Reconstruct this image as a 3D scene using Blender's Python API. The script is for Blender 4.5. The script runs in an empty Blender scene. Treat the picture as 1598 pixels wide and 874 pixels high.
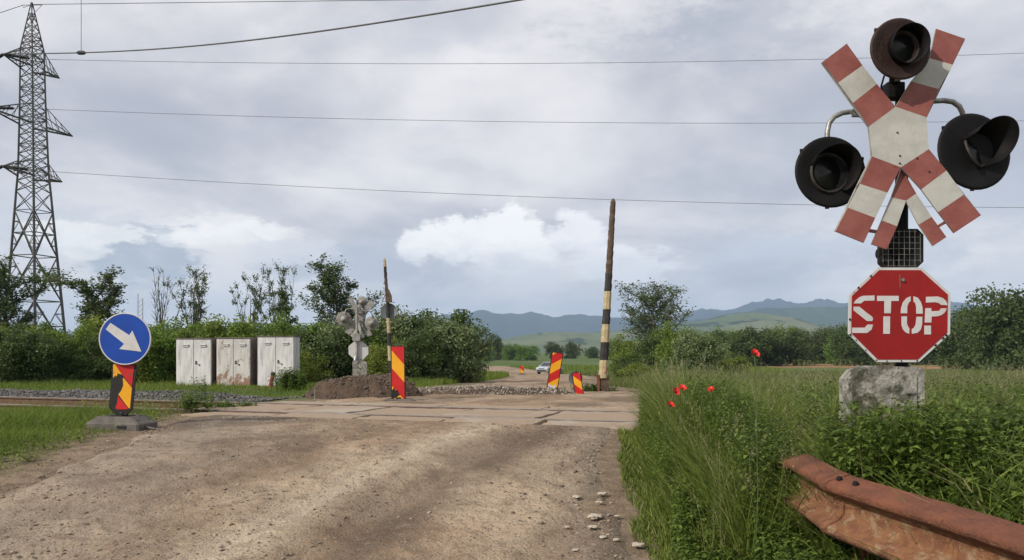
import bpy, bmesh, math, random
import numpy as np
from mathutils import Vector, Matrix
R = math.radians
sc = bpy.context.scene
COL = sc.collection
F = 1230.0; CX = 799.0; HY = 548.0; CAMZ = 0.9
# ------------------------------------------------------------------ camera
cam_d = bpy.data.cameras.new('camera'); cam = bpy.data.objects.new('camera', cam_d); COL.objects.link(cam)
cam.location = (0, 0, CAMZ); cam.rotation_euler = (R(90), 0, 0)
cam_d.sensor_width = 36; cam_d.lens = 36 * F / 1598; cam_d.shift_y = (HY - 437) / 1598
cam_d.clip_start = 0.05; cam_d.clip_end = 30000
sc.camera = cam
sc.render.resolution_x = 1024; sc.render.resolution_y = 560
sc.view_settings.view_transform = 'Standard'; sc.view_settings.look = 'None'
sc.view_settings.exposure = 0.54; sc.view_settings.gamma = 1.0; sc.view_settings.use_curve_mapping = False
sc.render.engine = 'CYCLES'
sc.cycles.use_denoising = True
sc.cycles.max_bounces = 6; sc.cycles.diffuse_bounces = 3; sc.cycles.glossy_bounces = 2
sc.cycles.transmission_bounces = 4; sc.cycles.transparent_max_bounces = 4; sc.cycles.volume_bounces = 1
# ------------------------------------------------------------------ sun and sky
SUN_AZ = math.atan2(-0.80, -0.60)      # direction towards the sun: left and behind the camera
SUN_EL = R(33)
tosun = Vector((math.sin(SUN_AZ) * math.cos(SUN_EL), math.cos(SUN_AZ) * math.cos(SUN_EL), math.sin(SUN_EL)))
sl = bpy.data.lights.new('sun', 'SUN'); so = bpy.data.objects.new('sun', sl); COL.objects.link(so)
sl.energy = 3.0; sl.angle = R(1.2); sl.color = (1.0, 0.93, 0.82)
so.rotation_euler = tosun.to_track_quat('Z', 'Y').to_euler()


class NT:
    """small helper round a node tree"""
    def __init__(s, tree): s.t = tree; s.n = tree.nodes; s.l = tree.links
    def new(s, typ, ins=None, **props):
        nd = s.n.new(typ)
        for k, v in props.items(): setattr(nd, k, v)
        for k, v in (ins or {}).items(): s.set(nd.inputs[k], v)
        return nd
    def set(s, sock, v):
        if isinstance(v, bpy.types.NodeSocket): s.l.new(v, sock)
        elif isinstance(v, (tuple, list)) and len(v) == 3 and sock.type == 'RGBA': sock.default_value = (*v, 1)
        else: sock.default_value = v
    def m(s, op, a, b=None, c=None, clamp=False):
        nd = s.n.new('ShaderNodeMath'); nd.operation = op; nd.use_clamp = clamp
        for i, v in enumerate((a, b, c)):
            if v is not None: s.set(nd.inputs[i], v)
        return nd.outputs[0]
    def ss(s, v, a, b, lo=0.0, hi=1.0):
        nd = s.new('ShaderNodeMapRange', {0: v, 1: a, 2: b, 3: lo, 4: hi}, interpolation_type='SMOOTHSTEP')
        return nd.outputs[0]
    def noise(s, vec, scale, detail=4, rough=.55, dist=0, out=0, dim='3D'):
        nd = s.new('ShaderNodeTexNoise', {'Scale': scale, 'Detail': detail, 'Roughness': rough, 'Distortion': dist}, noise_dimensions=dim)
        if vec is not None: s.l.new(vec, nd.inputs['Vector'])
        return nd.outputs[out]
    def mix(s, f, a, b, typ='MIX'):
        nd = s.n.new('ShaderNodeMix'); nd.data_type = 'RGBA'; nd.blend_type = typ
        s.set(nd.inputs[0], f); s.set(nd.inputs[6], a); s.set(nd.inputs[7], b)
        return nd.outputs[2]
    def vmul(s, v, k):
        nd = s.n.new('ShaderNodeVectorMath'); nd.operation = 'MULTIPLY'; s.l.new(v, nd.inputs[0]); nd.inputs[1].default_value = k
        return nd.outputs[0]


world = bpy.data.worlds.new('World'); sc.world = world; world.use_nodes = True
w = NT(world.node_tree); w.n.clear()
gen = w.new('ShaderNodeTexCoord').outputs['Generated']
sep = w.new('ShaderNodeSeparateXYZ', {0: gen})
wx, wy, wz = sep.outputs
az = w.m('ARCTAN2', wx, wy); el = w.m('ARCSINE', wz)
den = w.m('ADD', w.m('MAXIMUM', wz, 0.0), 0.16)
pl = w.new('ShaderNodeCombineXYZ', {0: w.m('DIVIDE', wx, den), 1: w.m('DIVIDE', wy, den), 2: 0.0}).outputs[0]
ae = w.new('ShaderNodeCombineXYZ', {0: az, 1: w.m('MULTIPLY', el, 2.2), 2: 0.0}).outputs[0]
n1 = w.noise(pl, 0.75, 8, .56, .35); n2 = w.noise(ae, 2.6, 5, .5, .3); n3 = w.noise(ae, 9.0, 6, .6, .4)
base = w.m('ADD', w.m('ADD', w.m('MULTIPLY', n1, .50), w.m('MULTIPLY', n2, .40)), w.m('MULTIPLY', n3, .10))
t = w.ss(base, .38, .60)
col = w.mix(t, (.36, .37, .42), (.70, .68, .68))
n4 = w.noise(ae, 22.0, 8, .62, .3)
nb = w.noise(ae, 9.0, 7, .60, .15, out=1)
nb2 = w.noise(ae, 38.0, 6, .65, .1, out=1)


def blob(px, py, rx, ry, amp, e0=.05, e1=.45, fine=.55):
    a0 = math.atan((px - CX) / F); e_ = math.atan((HY - py) / F * math.cos(a0))
    v = w.new('ShaderNodeCombineXYZ', {0: w.m('DIVIDE', w.m('SUBTRACT', az, a0), rx / F), 1: w.m('DIVIDE', w.m('SUBTRACT', el, e_), ry / F), 2: 0.0}).outputs[0]
    d = w.n.new('ShaderNodeVectorMath'); d.operation = 'SUBTRACT'; w.l.new(nb, d.inputs[0]); d.inputs[1].default_value = (.5, .5, .5)
    d2 = w.n.new('ShaderNodeVectorMath'); d2.operation = 'SCALE'; w.l.new(d.outputs[0], d2.inputs[0]); d2.inputs['Scale'].default_value = amp
    d3 = w.n.new('ShaderNodeVectorMath'); d3.operation = 'ADD'; w.l.new(v, d3.inputs[0]); w.l.new(d2.outputs[0], d3.inputs[1])
    s_ = w.n.new('ShaderNodeVectorMath'); s_.operation = 'SUBTRACT'; w.l.new(nb2, s_.inputs[0]); s_.inputs[1].default_value = (.5, .5, .5)
    s2 = w.n.new('ShaderNodeVectorMath'); s2.operation = 'SCALE'; w.l.new(s_.outputs[0], s2.inputs[0]); s2.inputs['Scale'].default_value = amp * fine
    d4 = w.n.new('ShaderNodeVectorMath'); d4.operation = 'ADD'; w.l.new(d3.outputs[0], d4.inputs[0]); w.l.new(s2.outputs[0], d4.inputs[1])
    sp = w.new('ShaderNodeSeparateXYZ', {0: d4.outputs[0]})
    ln = w.m('SQRT', w.m('ADD', w.m('POWER', sp.outputs[0], 2.0), w.m('POWER', sp.outputs[1], 2.0)))
    return w.ss(w.m('SUBTRACT', 1.0, ln), e0, e1)


for (px, py, rx, ry, c, k, e1) in [
    (60, 330, 200, 60, (.50, .52, .57), .7, .7), (210, 400, 110, 60, (.30, .34, .41), .85, .6), (560, 410, 200, 60, (.36, .39, .46), .7, .7),
    (1130, 50, 330, 80, (.36, .38, .43), .65, .8), (1250, 400, 280, 60, (.37, .40, .47), .7, .8), (1060, 40, 120, 50, (.32, .34, .40), .6, .8), (1480, 330, 200, 60, (.42, .44, .50), .6, .8), (650, 60, 240, 40, (.46, .47, .52), .5, .8),
    (360, 358, 130, 22, (.80, .78, .75), .7, .6), (300, 372, 60, 14, (.84, .81, .77), .6, .6), (120, 362, 100, 22, (.80, .79, .76), .8, .35), (130, 390, 60, 16, (.80, .79, .76), .7, .4), (450, 385, 90, 30, (.62, .62, .65), .7, .5),
    (960, 405, 100, 42, (.66, .67, .71), .8, .3), (905, 362, 56, 36, (.68, .68, .72), .8, .3),
    (1200, 390, 160, 24, (.50, .53, .60), .5, .6)]:
    msk = blob(px, py, rx, ry, 2.3, .05, e1)
    tex = w.m('ADD', .35, w.m('MULTIPLY', n4, 1.25), clamp=True)
    col = w.mix(w.m('MULTIPLY', w.m('MULTIPLY', msk, tex), k), col, c)
# the heaped cumulus: many small round puffs, pale above and greyer towards their base
puffs = [(650, 384, 26), (676, 372, 28), (706, 362, 30), (738, 366, 34), (770, 360, 34), (800, 350, 32), (822, 366, 30), (838, 392, 32), (800, 388, 44), (758, 392, 44), (712, 384, 36), (852, 412, 26), (815, 418, 34), (895, 352, 24), (916, 362, 26), (880, 372, 22), (960, 402, 30), (990, 408, 28), (930, 408, 26), (1012, 412, 20), (395, 352, 20), (420, 360, 24), (365, 360, 22), (340, 368, 20), (320, 362, 20), (290, 370, 22), (262, 374, 18), (150, 384, 22), (120, 372, 24), (90, 380, 22)]
acc = None
for (px, py, rr) in puffs:
    b_ = blob(px, py, rr * 1.15, rr * (1.1 if px > 600 else .62), 1.25, .0, .42, 1.15); b_ = w.m('MULTIPLY', b_, 1.0 if 620 < px < 860 else .62)
    acc = b_ if acc is None else w.m('MAXIMUM', acc, b_)
elj = w.m('ADD', el, w.m('MULTIPLY', w.m('SUBTRACT', n4, .5), .09))
shade = w.ss(elj, .090, .150)
pc_ = w.mix(shade, (.57, .58, .62), (.86, .845, .83))
col = w.mix(w.m('MULTIPLY', acc, .9), col, pc_)
low = w.ss(el, 0.0, .10, 1.0, 0.0)
col = w.mix(w.m('MULTIPLY', low, .55), col, (.49, .53, .59))
sky = w.new('ShaderNodeTexSky', sky_type='NISHITA', sun_disc=False, sun_elevation=SUN_EL, sun_rotation=SUN_AZ)
bg1 = w.new('ShaderNodeBackground', {'Color': sky.outputs[0], 'Strength': .08})
bg2 = w.new('ShaderNodeBackground', {'Color': col, 'Strength': .97})
mx = w.new('ShaderNodeMixShader', {0: .93, 1: bg1.outputs[0], 2: bg2.outputs[0]})
w.new('ShaderNodeOutputWorld', {0: mx.outputs[0]})


# ------------------------------------------------------------------ helpers
def P(px, py, d):
    """the point at depth d seen at photograph pixel (px, py)"""
    return Vector(((px - CX) / F * d, d, CAMZ + (HY - py) / F * d))


def link(o, parent=None):
    COL.objects.link(o)
    if parent is not None: o.parent = parent
    return o


def tag(o, label=None, cat=None, group=None, kind=None):
    if label: o['label'] = label
    if cat: o['category'] = cat
    if group: o['group'] = group
    if kind: o['kind'] = kind
    return o


def empty(name, loc, label, cat, group=None, rz=0):
    o = bpy.data.objects.new(name, None); o.location = loc; o.rotation_euler = (0, 0, rz); o.empty_display_size = .2
    link(o); return tag(o, label, cat, group)


def copy_tree(o, parent=None):
    c = o.copy(); COL.objects.link(c)
    if parent is not None: c.parent = parent
    for ch in list(o.children): copy_tree(ch, c)
    return c


def np_mesh(name, V, faces, mats, parent=None, tint=None, smooth=False, attr=None, midx=None):
    """faces: list of (n,k) index arrays"""
    me = bpy.data.meshes.new(name)
    V = np.asarray(V, dtype=np.float32)
    me.vertices.add(len(V)); me.vertices.foreach_set('co', V.ravel())
    li = np.concatenate([f.ravel() for f in faces]).astype(np.int32)
    cnt = np.concatenate([np.full(len(f), f.shape[1]) for f in faces]).astype(np.int32)
    me.loops.add(len(li)); me.loops.foreach_set('vertex_index', li)
    st = np.zeros(len(cnt), np.int32); st[1:] = np.cumsum(cnt)[:-1]
    me.polygons.add(len(cnt)); me.polygons.foreach_set('loop_start', st)
    if midx is not None: me.polygons.foreach_set('material_index', np.asarray(midx, np.int32))
    me.polygons.foreach_set('use_smooth', np.full(len(cnt), bool(smooth)))
    for k, a in ({'tint': tint} if tint is not None else {}).items():
        at = me.attributes.new(k, 'FLOAT', 'POINT'); at.data.foreach_set('value', np.asarray(a, np.float32))
    for k, a in (attr or {}).items():
        at = me.attributes.new(k, 'FLOAT', 'POINT'); at.data.foreach_set('value', np.asarray(a, np.float32))
    me.update(calc_edges=True)
    for m_ in (mats if isinstance(mats, (list, tuple)) else [mats]): me.materials.append(m_)
    o = bpy.data.objects.new(name, me)
    return link(o, parent)


class MB:
    def __init__(s): s.v = []; s.f = []; s.m = []; s.sm = []
    def add(s, vs, fs, mi=0, sm=False):
        b = len(s.v); s.v += [tuple(v) for v in vs]
        for f in fs: s.f.append([b + i for i in f]); s.m.append(mi); s.sm.append(sm)
    def box(s, c, size, mi=0, rot=None, ch=0.0):
        x, y, z = [a / 2 for a in size]
        if ch:
            bm = bmesh.new(); bmesh.ops.create_cube(bm, size=1)
            for v in bm.verts: v.co = Vector((v.co.x * size[0], v.co.y * size[1], v.co.z * size[2]))
            bmesh.ops.bevel(bm, geom=list(bm.edges), offset=ch, segments=2, affect='EDGES', profile=.6)
            bm.verts.index_update()
            vs = [v.co.copy() for v in bm.verts]; fs = [[v.index for v in f.verts] for f in bm.faces]; bm.free()
        else:
            vs = [Vector((a * x, b * y, c_ * z)) for a in (-1, 1) for b in (-1, 1) for c_ in (-1, 1)]
            fs = [(0, 1, 3, 2), (4, 6, 7, 5), (0, 4, 5, 1), (2, 3, 7, 6), (0, 2, 6, 4), (1, 5, 7, 3)]
        if rot is not None: vs = [rot @ v for v in vs]
        c = Vector(c); s.add([v + c for v in vs], fs, mi)
    def plate(s, poly, y0, y1, mi=0, mi_side=None, mi_back=None):
        """polygon in x,z given front y0 (towards camera) and back y1"""
        n = len(poly)
        ar = sum(poly[i][0] * poly[(i + 1) % n][1] - poly[(i + 1) % n][0] * poly[i][1] for i in range(n))
        if ar < 0: poly = poly[::-1]
        fr = [(p[0], y0, p[1]) for p in poly]; bk = [(p[0], y1, p[1]) for p in poly]
        s.add(fr, [list(range(n))], mi)
        s.add(bk, [list(range(n))[::-1]], mi if mi_back is None else mi_back)
        s.add(fr + bk, [(i, n + i, n + (i + 1) % n, (i + 1) % n) for i in range(n)], mi if mi_side is None else mi_side)
    def tube(s, pts, r, n=10, mi=0, cap=True, sm=True, phase=0.0):
        pts = [Vector(p) for p in pts]; rr = r if isinstance(r, (list, tuple)) else [r] * len(pts)
        vs = []; up = None
        for i, p in enumerate(pts):
            d = (pts[min(i + 1, len(pts) - 1)] - pts[max(i - 1, 0)]).normalized()
            if up is None:
                up = Vector((0, 0, 1)) if abs(d.z) < .9 else Vector((1, 0, 0))
            a = d.cross(up).normalized(); b = a.cross(d).normalized(); up = b
            for k in range(n):
                t_ = 2 * math.pi * k / n + phase
                vs.append(p + (a * math.cos(t_) + b * math.sin(t_)) * rr[i])
        fs = []
        for i in range(len(pts) - 1):
            for k in range(n):
                fs.append((i * n + k, i * n + (k + 1) % n, (i + 1) * n + (k + 1) % n, (i + 1) * n + k))
        s.add(vs, fs, mi, sm)
        if cap:
            s.add(vs[:n], [list(range(n))[::-1]], mi); s.add(vs[-n:], [list(range(n))], mi)
    def lathe(s, prof, n=28, mat=None, mi=0, sm=True, arc=None, closed=False):
        """prof: (r, h) pairs turned round local +Z; mat places it; arc=(a0,a1) for a part turn"""
        mat = mat or Matrix.Identity(4)
        full = arc is None; a0, a1 = (0, 2 * math.pi) if full else arc
        m_ = n if full else n + 1
        vs = []
        for k in range(m_):
            t_ = a0 + (a1 - a0) * k / n
            for (r, h) in prof:
                vs.append(mat @ Vector((r * math.cos(t_), r * math.sin(t_), h)))
        q = len(prof); fs = []
        for k in range(n):
            k2 = (k + 1) % m_
            for j in range(q - 1):
                fs.append((k * q + j, k2 * q + j, k2 * q + j + 1, k * q + j + 1))
        s.add(vs, fs, mi, sm)
    def build(s, name, mats, parent=None, merge=False):
        me = bpy.data.meshes.new(name); me.from_pydata([tuple(v) for v in s.v], [], s.f)
        for m_ in (mats if isinstance(mats, (list, tuple)) else [mats]): me.materials.append(m_)
        me.polygons.foreach_set('material_index', s.m); me.polygons.foreach_set('use_smooth', s.sm)
        if merge:
            bm = bmesh.new(); bm.from_mesh(me); bmesh.ops.remove_doubles(bm, verts=bm.verts, dist=1e-4)
            bmesh.ops.recalc_face_normals(bm, faces=bm.faces); bm.to_mesh(me); bm.free()
        me.update()
        return link(bpy.data.objects.new(name, me), parent)


def clip(poly, nx, ny, c):
    """keep the part of poly where nx*x+ny*y <= c"""
    out = []
    for i in range(len(poly)):
        a, b = poly[i], poly[(i + 1) % len(poly)]
        da, db = nx * a[0] + ny * a[1] - c, nx * b[0] + ny * b[1] - c
        if da <= 0: out.append(a)
        if da * db < 0:
            k = da / (da - db); out.append((a[0] + (b[0] - a[0]) * k, a[1] + (b[1] - a[1]) * k))
    return out


# numpy noise
def vn(x, y, seed=0):
    x = np.asarray(x, float); y = np.asarray(y, float)
    xi = np.floor(x); yi = np.floor(y); fx = x - xi; fy = y - yi
    fx = fx * fx * (3 - 2 * fx); fy = fy * fy * (3 - 2 * fy)
    def h(a, b):
        v = np.sin(a * 127.1 + b * 311.7 + seed * 74.7) * 43758.5453
        return v - np.floor(v)
    return (h(xi, yi) * (1 - fx) + h(xi + 1, yi) * fx) * (1 - fy) + (h(xi, yi + 1) * (1 - fx) + h(xi + 1, yi + 1) * fx) * fy


def fbm(x, y, o=4, seed=0):
    r = 0; a = .5; t_ = 0
    for i in range(o):
        r = r + a * vn(x * 2 ** i, y * 2 ** i, seed + i); t_ += a; a *= .5
    return r / t_


def ss(a, b, x):
    t_ = np.clip((x - a) / (b - a), 0, 1); return t_ * t_ * (3 - 2 * t_)


# the track: near rail passes O, direction T (to the right), N points away from the camera
TA = R(-18); T = np.array([math.cos(TA), math.sin(TA)]); NN = np.array([-T[1], T[0]]); O = np.array([1.53, 9.72])
S0, S1 = -6.9, .95


def track_so(x, y): return (x - O[0]) * T[0] + (y - O[1]) * T[1], (x - O[0]) * NN[0] + (y - O[1]) * NN[1]


# road edges as functions of y
RY = [-6, 3, 5.05, 6.9, 8.4, 9.4, 11, 12.5, 14, 15.5, 18, 21.8, 30, 43, 60, 80, 95, 120, 150]
RL = [-4.9, -4.7, -4.55, -4.45, -4.35, -4.3, -4.6, -5.0, -3.6, -2.6, -2.0, -1.3, -.8, -.2, .2, -.4, -1.6, -4.5, -9.5]
RR = [.8, .8, .92, 1.05, 1.22, 1.45, 1.9, 2.3, 2.9, 3.0, 2.75, 2.5, 3.2, 4.6, 6.0, 6.6, 5.8, 3.2, -1.5]


def redge(y): return np.interp(y, RY, RL), np.interp(y, RY, RR)


def g0(x, y):
    """ground height"""
    x = np.asarray(x, float); y = np.asarray(y, float)
    dip = -.6 * (1 - ss(3, 9.5, y)) * (1 - .82 * ss(1.85, 2.35, x))
    far = -2.0 * np.clip((y - 19) / 80, 0, 1)
    s_, o_ = track_so(x, y)
    tl = -.13 * ss(-.1, -1.2, s_ - S0) * ss(-2.0, -.6, o_) * (1 - ss(4.5, 7, o_))
    lf = -.10 * ss(-3, -7, x) * ss(16, 24, y)
    l, r = redge(y)
    off = np.maximum(np.maximum(l - x, x - r), 0)
    rough_ = (fbm(x * .9, y * .9, 3, 5) - .5) * .10 * ss(.3, 2.5, off) + (fbm(x * .06, y * .06, 3, 9) - .5) * .5 * ss(12, 60, off) * ss(15, 60, y)
    return dip + far + tl + lf + rough_


def gz(x, y): return float(g0(x, y))


# ------------------------------------------------------------------ materials
def mat(name, c1, c2=None, scale=6, rough=.75, metal=0.0, bump=0.0, bscale=40, c3=None, s3=2.0, t3=(.55, .62), spec=.35, coat=0):
    m_ = bpy.data.materials.new(name); m_.use_nodes = True
    n = NT(m_.node_tree); b = n.n['Principled BSDF']
    oc = n.new('ShaderNodeTexCoord').outputs['Object']
    if c2 is not None:
        f_ = n.ss(n.noise(oc, scale, 6, .62), .35, .65); colr = n.mix(f_, c1, c2)
    else: colr = n.mix(0.0, c1, c1)
    if c3 is not None:
        f3 = n.ss(n.noise(oc, s3, 8, .68, .3), t3[0], t3[1]); colr = n.mix(f3, colr, c3)
    n.l.new(colr, b.inputs['Base Color'])
    b.inputs['Roughness'].default_value = rough; b.inputs['Metallic'].default_value = metal
    b.inputs['Specular IOR Level'].default_value = spec; b.inputs['Coat Weight'].default_value = coat
    if bump:
        bn = n.new('ShaderNodeBump', {'Strength': bump, 'Distance': .02, 'Height': n.noise(oc, bscale, 5, .6)})
        n.l.new(bn.outputs[0], b.inputs['Normal'])
    return m_


def leafmat(name, a, b_, c=None, rough=.5, trans=.35, hue=.0):
    """a,b,c: colours picked by the per-leaf tint attribute"""
    m_ = bpy.data.materials.new(name); m_.use_nodes = True
    n = NT(m_.node_tree); b = n.n['Principled BSDF']
    at = n.new('ShaderNodeAttribute', attribute_name='tint')
    cr = n.n.new('ShaderNodeValToRGB'); n.l.new(at.outputs['Fac'], cr.inputs[0])
    e = cr.color_ramp.elements; e[0].color = (*a, 1); e[1].color = (*b_, 1); e[1].position = .8 if c else 1.0
    if c: q = e.new(.95); q.color = (*c, 1)
    oi = n.new('ShaderNodeObjectInfo').outputs['Random']
    hs = n.new('ShaderNodeHueSaturation', {'Hue': n.m('ADD', .5 - hue, n.m('MULTIPLY', oi, 2 * hue)), 'Value': n.m('ADD', 1 - 3 * hue, n.m('MULTIPLY', oi, 6 * hue)), 'Color': cr.outputs[0]})
    n.l.new(hs.outputs[0], b.inputs['Base Color']); b.inputs['Roughness'].default_value = rough
    b.inputs['Specular IOR Level'].default_value = .25
    tr = n.new('ShaderNodeBsdfTranslucent', {'Color': n.mix(.5, hs.outputs[0], (.12, .18, .03))})
    ms = n.new('ShaderNodeMixShader', {0: trans, 1: b.outputs[0], 2: tr.outputs[0]})
    n.l.new(ms.outputs[0], n.n['Material Output'].inputs[0])
    return m_


M = {}
M['white'] = mat('weathered_white_paint', (.44, .43, .40), (.37, .36, .33), 9, .55, bump=.12, bscale=50, c3=(.26, .21, .16), s3=11, t3=(.66, .70))
M['farwhite'] = mat('grimy_white', (.30, .29, .27), (.20, .19, .175), 12, .7, c3=(.12, .09, .07), s3=8, t3=(.55, .65))
M['red'] = mat('faded_red_paint', (.20, .058, .050), (.25, .085, .070), 7, .55, bump=.14, bscale=50, c3=(.12, .045, .035), s3=14, t3=(.62, .7))
M['signred'] = mat('sign_red', (.27, .008, .008), (.21, .007, .007), 3, .45, c3=(.25, .03, .02), s3=6, t3=(.66, .75))
M['signwhite'] = mat('sign_white', (.52, .51, .51), (.45, .44, .44), 8, .5, c3=(.3, .24, .2), s3=25, t3=(.70, .73))
M['blue'] = mat('sign_blue', (.006, .055, .34), (.005, .045, .28), 3, .4)
M['black'] = mat('dull_black_paint', (.009, .009, .009), (.014, .012, .011), 8, .55, bump=.2)
M['rustblack'] = mat('rusty_black_paint', (.0055, .006, .007), (.009, .008, .008), 9, .6, bump=.2, c3=(.035, .022, .016), s3=6, t3=(.62, .78), spec=.15)
M['hoodblack'] = mat('hood_black', (.004, .004, .005), (.008, .006, .006), 9, .7, spec=.15)
M['rustbrown'] = mat('rust_brown_enamel', (.022, .012, .010), (.035, .018, .014), 7, .55, bump=.3, c3=(.07, .06, .05), s3=5, t3=(.62, .75), spec=.25)
M['steel'] = mat('galvanised_steel', (.33, .33, .32), (.20, .19, .18), 20, .45, .6, .2)
M['darksteel'] = mat('dark_steel', (.07, .07, .068), (.11, .105, .10), 6, .6, .3, .2)
M['pylon'] = mat('pylon_steel', (.075, .075, .07), (.11, .105, .10), .5, .65, .2)
M['rust'] = mat('rust', (.185, .066, .034), (.115, .045, .028), 5, .85, bump=.9, bscale=45, c3=(.22, .115, .075), s3=8, t3=(.60, .70))
M['rustface'] = mat('rust_face', (.215, .10, .045), (.14, .058, .032), 11, .9, bump=.9, bscale=40, c3=(.26, .17, .10), s3=16, t3=(.50, .65))
M['railrust'] = mat('rail_rust', (.10, .055, .035), (.15, .09, .06), 12, .7, .3, .3)
M['railtop'] = mat('rail_top', (.30, .28, .26), (.22, .19, .17), 5, .35, .8)
M['lamp'] = mat('lamp_glass', (.006, .006, .007), None, rough=.3, spec=.3)
M['hoodpink'] = mat('rusty_hood_inside', (.16, .065, .05), (.10, .045, .035), 9, .8)
M['lamprim'] = mat('lamp_rim', (.055, .045, .036), (.025, .02, .018), 25, .6, .2)
M['yellow'] = mat('sign_yellow', (.75, .36, .015), (.66, .30, .012), 5, .45, c3=(.30, .18, .06), s3=9, t3=(.58, .70))
M['stripered'] = mat('stripe_red', (.50, .018, .018), (.42, .012, .012), 5, .45, c3=(.16, .05, .035), s3=9, t3=(.58, .70))
M['rubber'] = mat('grey_rubber', (.085, .075, .068), (.13, .115, .10), 7, .85, bump=.5, bscale=60, c3=(.2, .17, .13), s3=5, t3=(.6, .75))
M['wood'] = mat('weathered_wood', (.065, .040, .028), (.12, .082, .058), 10, .85, bump=.8, bscale=50)
M['creme'] = mat('worn_yellow_paint', (.40, .33, .19), (.33, .27, .155), 14, .75, bump=.5, bscale=50, c3=(.12, .08, .05), s3=18, t3=(.63, .68))
M['paintblack'] = mat('worn_black_paint', (.02, .019, .018), (.032, .028, .025), 10, .7, bump=.4, bscale=50, c3=(.12, .08, .05), s3=18, t3=(.68, .72))
M['greysign'] = mat('grey_sign_back', (.13, .15, .16), (.18, .19, .19), 5, .6, .3)
M['car'] = mat('silver_car_paint', (.40, .45, .50), None, rough=.3, metal=.4, coat=.6)
M['glass'] = mat('car_glass', (.02, .025, .03), None, rough=.08, spec=.9)
M['tyre'] = mat('tyre', (.02, .02, .02), None, rough=.9)
M['redpipe'] = mat('dark_red_pipe', (.22, .03, .04), (.15, .03, .035), 14, .7, bump=.3)
M['bark'] = mat('bark', (.10, .085, .07), (.055, .045, .038), 8, .9, bump=.6, bscale=20)
M['greybark'] = mat('pale_bark', (.17, .15, .13), (.09, .08, .07), 8, .9)
M['stone'] = mat('road_stone', (.30, .255, .20), (.40, .35, .29), 6, .9, bump=.7, bscale=30)
M['palestone'] = mat('pale_stone', (.50, .45, .37), (.38, .33, .26), 9, .9, bump=.8, bscale=40)

# concrete blocks, with moss and dirt
M['concrete'] = mat('mossy_concrete', (.34, .325, .29), (.13, .12, .10), 13, .9, bump=1.0, bscale=40, c3=(.06, .06, .04), s3=5, t3=(.52, .62))


def cabinet_mat(name, base, rusty):
    m_ = bpy.data.materials.new(name); m_.use_nodes = True
    n = NT(m_.node_tree); b = n.n['Principled BSDF']
    oc = n.new('ShaderNodeTexCoord').outputs['Object']; s_ = n.new('ShaderNodeSeparateXYZ', {0: oc})
    c = n.mix(n.ss(n.noise(n.vmul(oc, (6, 6, 1.2)), 1.6, 6, .6), .35, .7), base, tuple(v * .72 for v in base))
    streak = n.noise(n.vmul(oc, (9, 9, 1.0)), 1.5, 6, .7)
    c = n.mix(n.m('MULTIPLY', n.ss(streak, .55, .75), .75), c, (.20, .17, .14))
    zz = n.ss(s_.outputs[2], .05, .75, 1, 0)
    patch = n.ss(n.m('ADD', n.noise(n.vmul(oc, (3.2, 3.2, 2.2)), 1.4, 7, .65), n.m('MULTIPLY', zz, .16 if rusty else -.02)), .57 if rusty else .66, .66 if rusty else .74)
    c = n.mix(n.m('MULTIPLY', patch, .85), c, (.20, .085, .04))
    n.l.new(c, b.inputs['Base Color']); b.inputs['Roughness'].default_value = .6
    return m_


M['cab'] = cabinet_mat('cabinet_white', (.60, .60, .59), False)
M['cabrust'] = cabinet_mat('cabinet_rusty_white', (.54, .53, .50), True)
M['cabside'] = mat('cabinet_brown_side', (.10, .075, .065), (.16, .125, .11), 6, .8)


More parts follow.
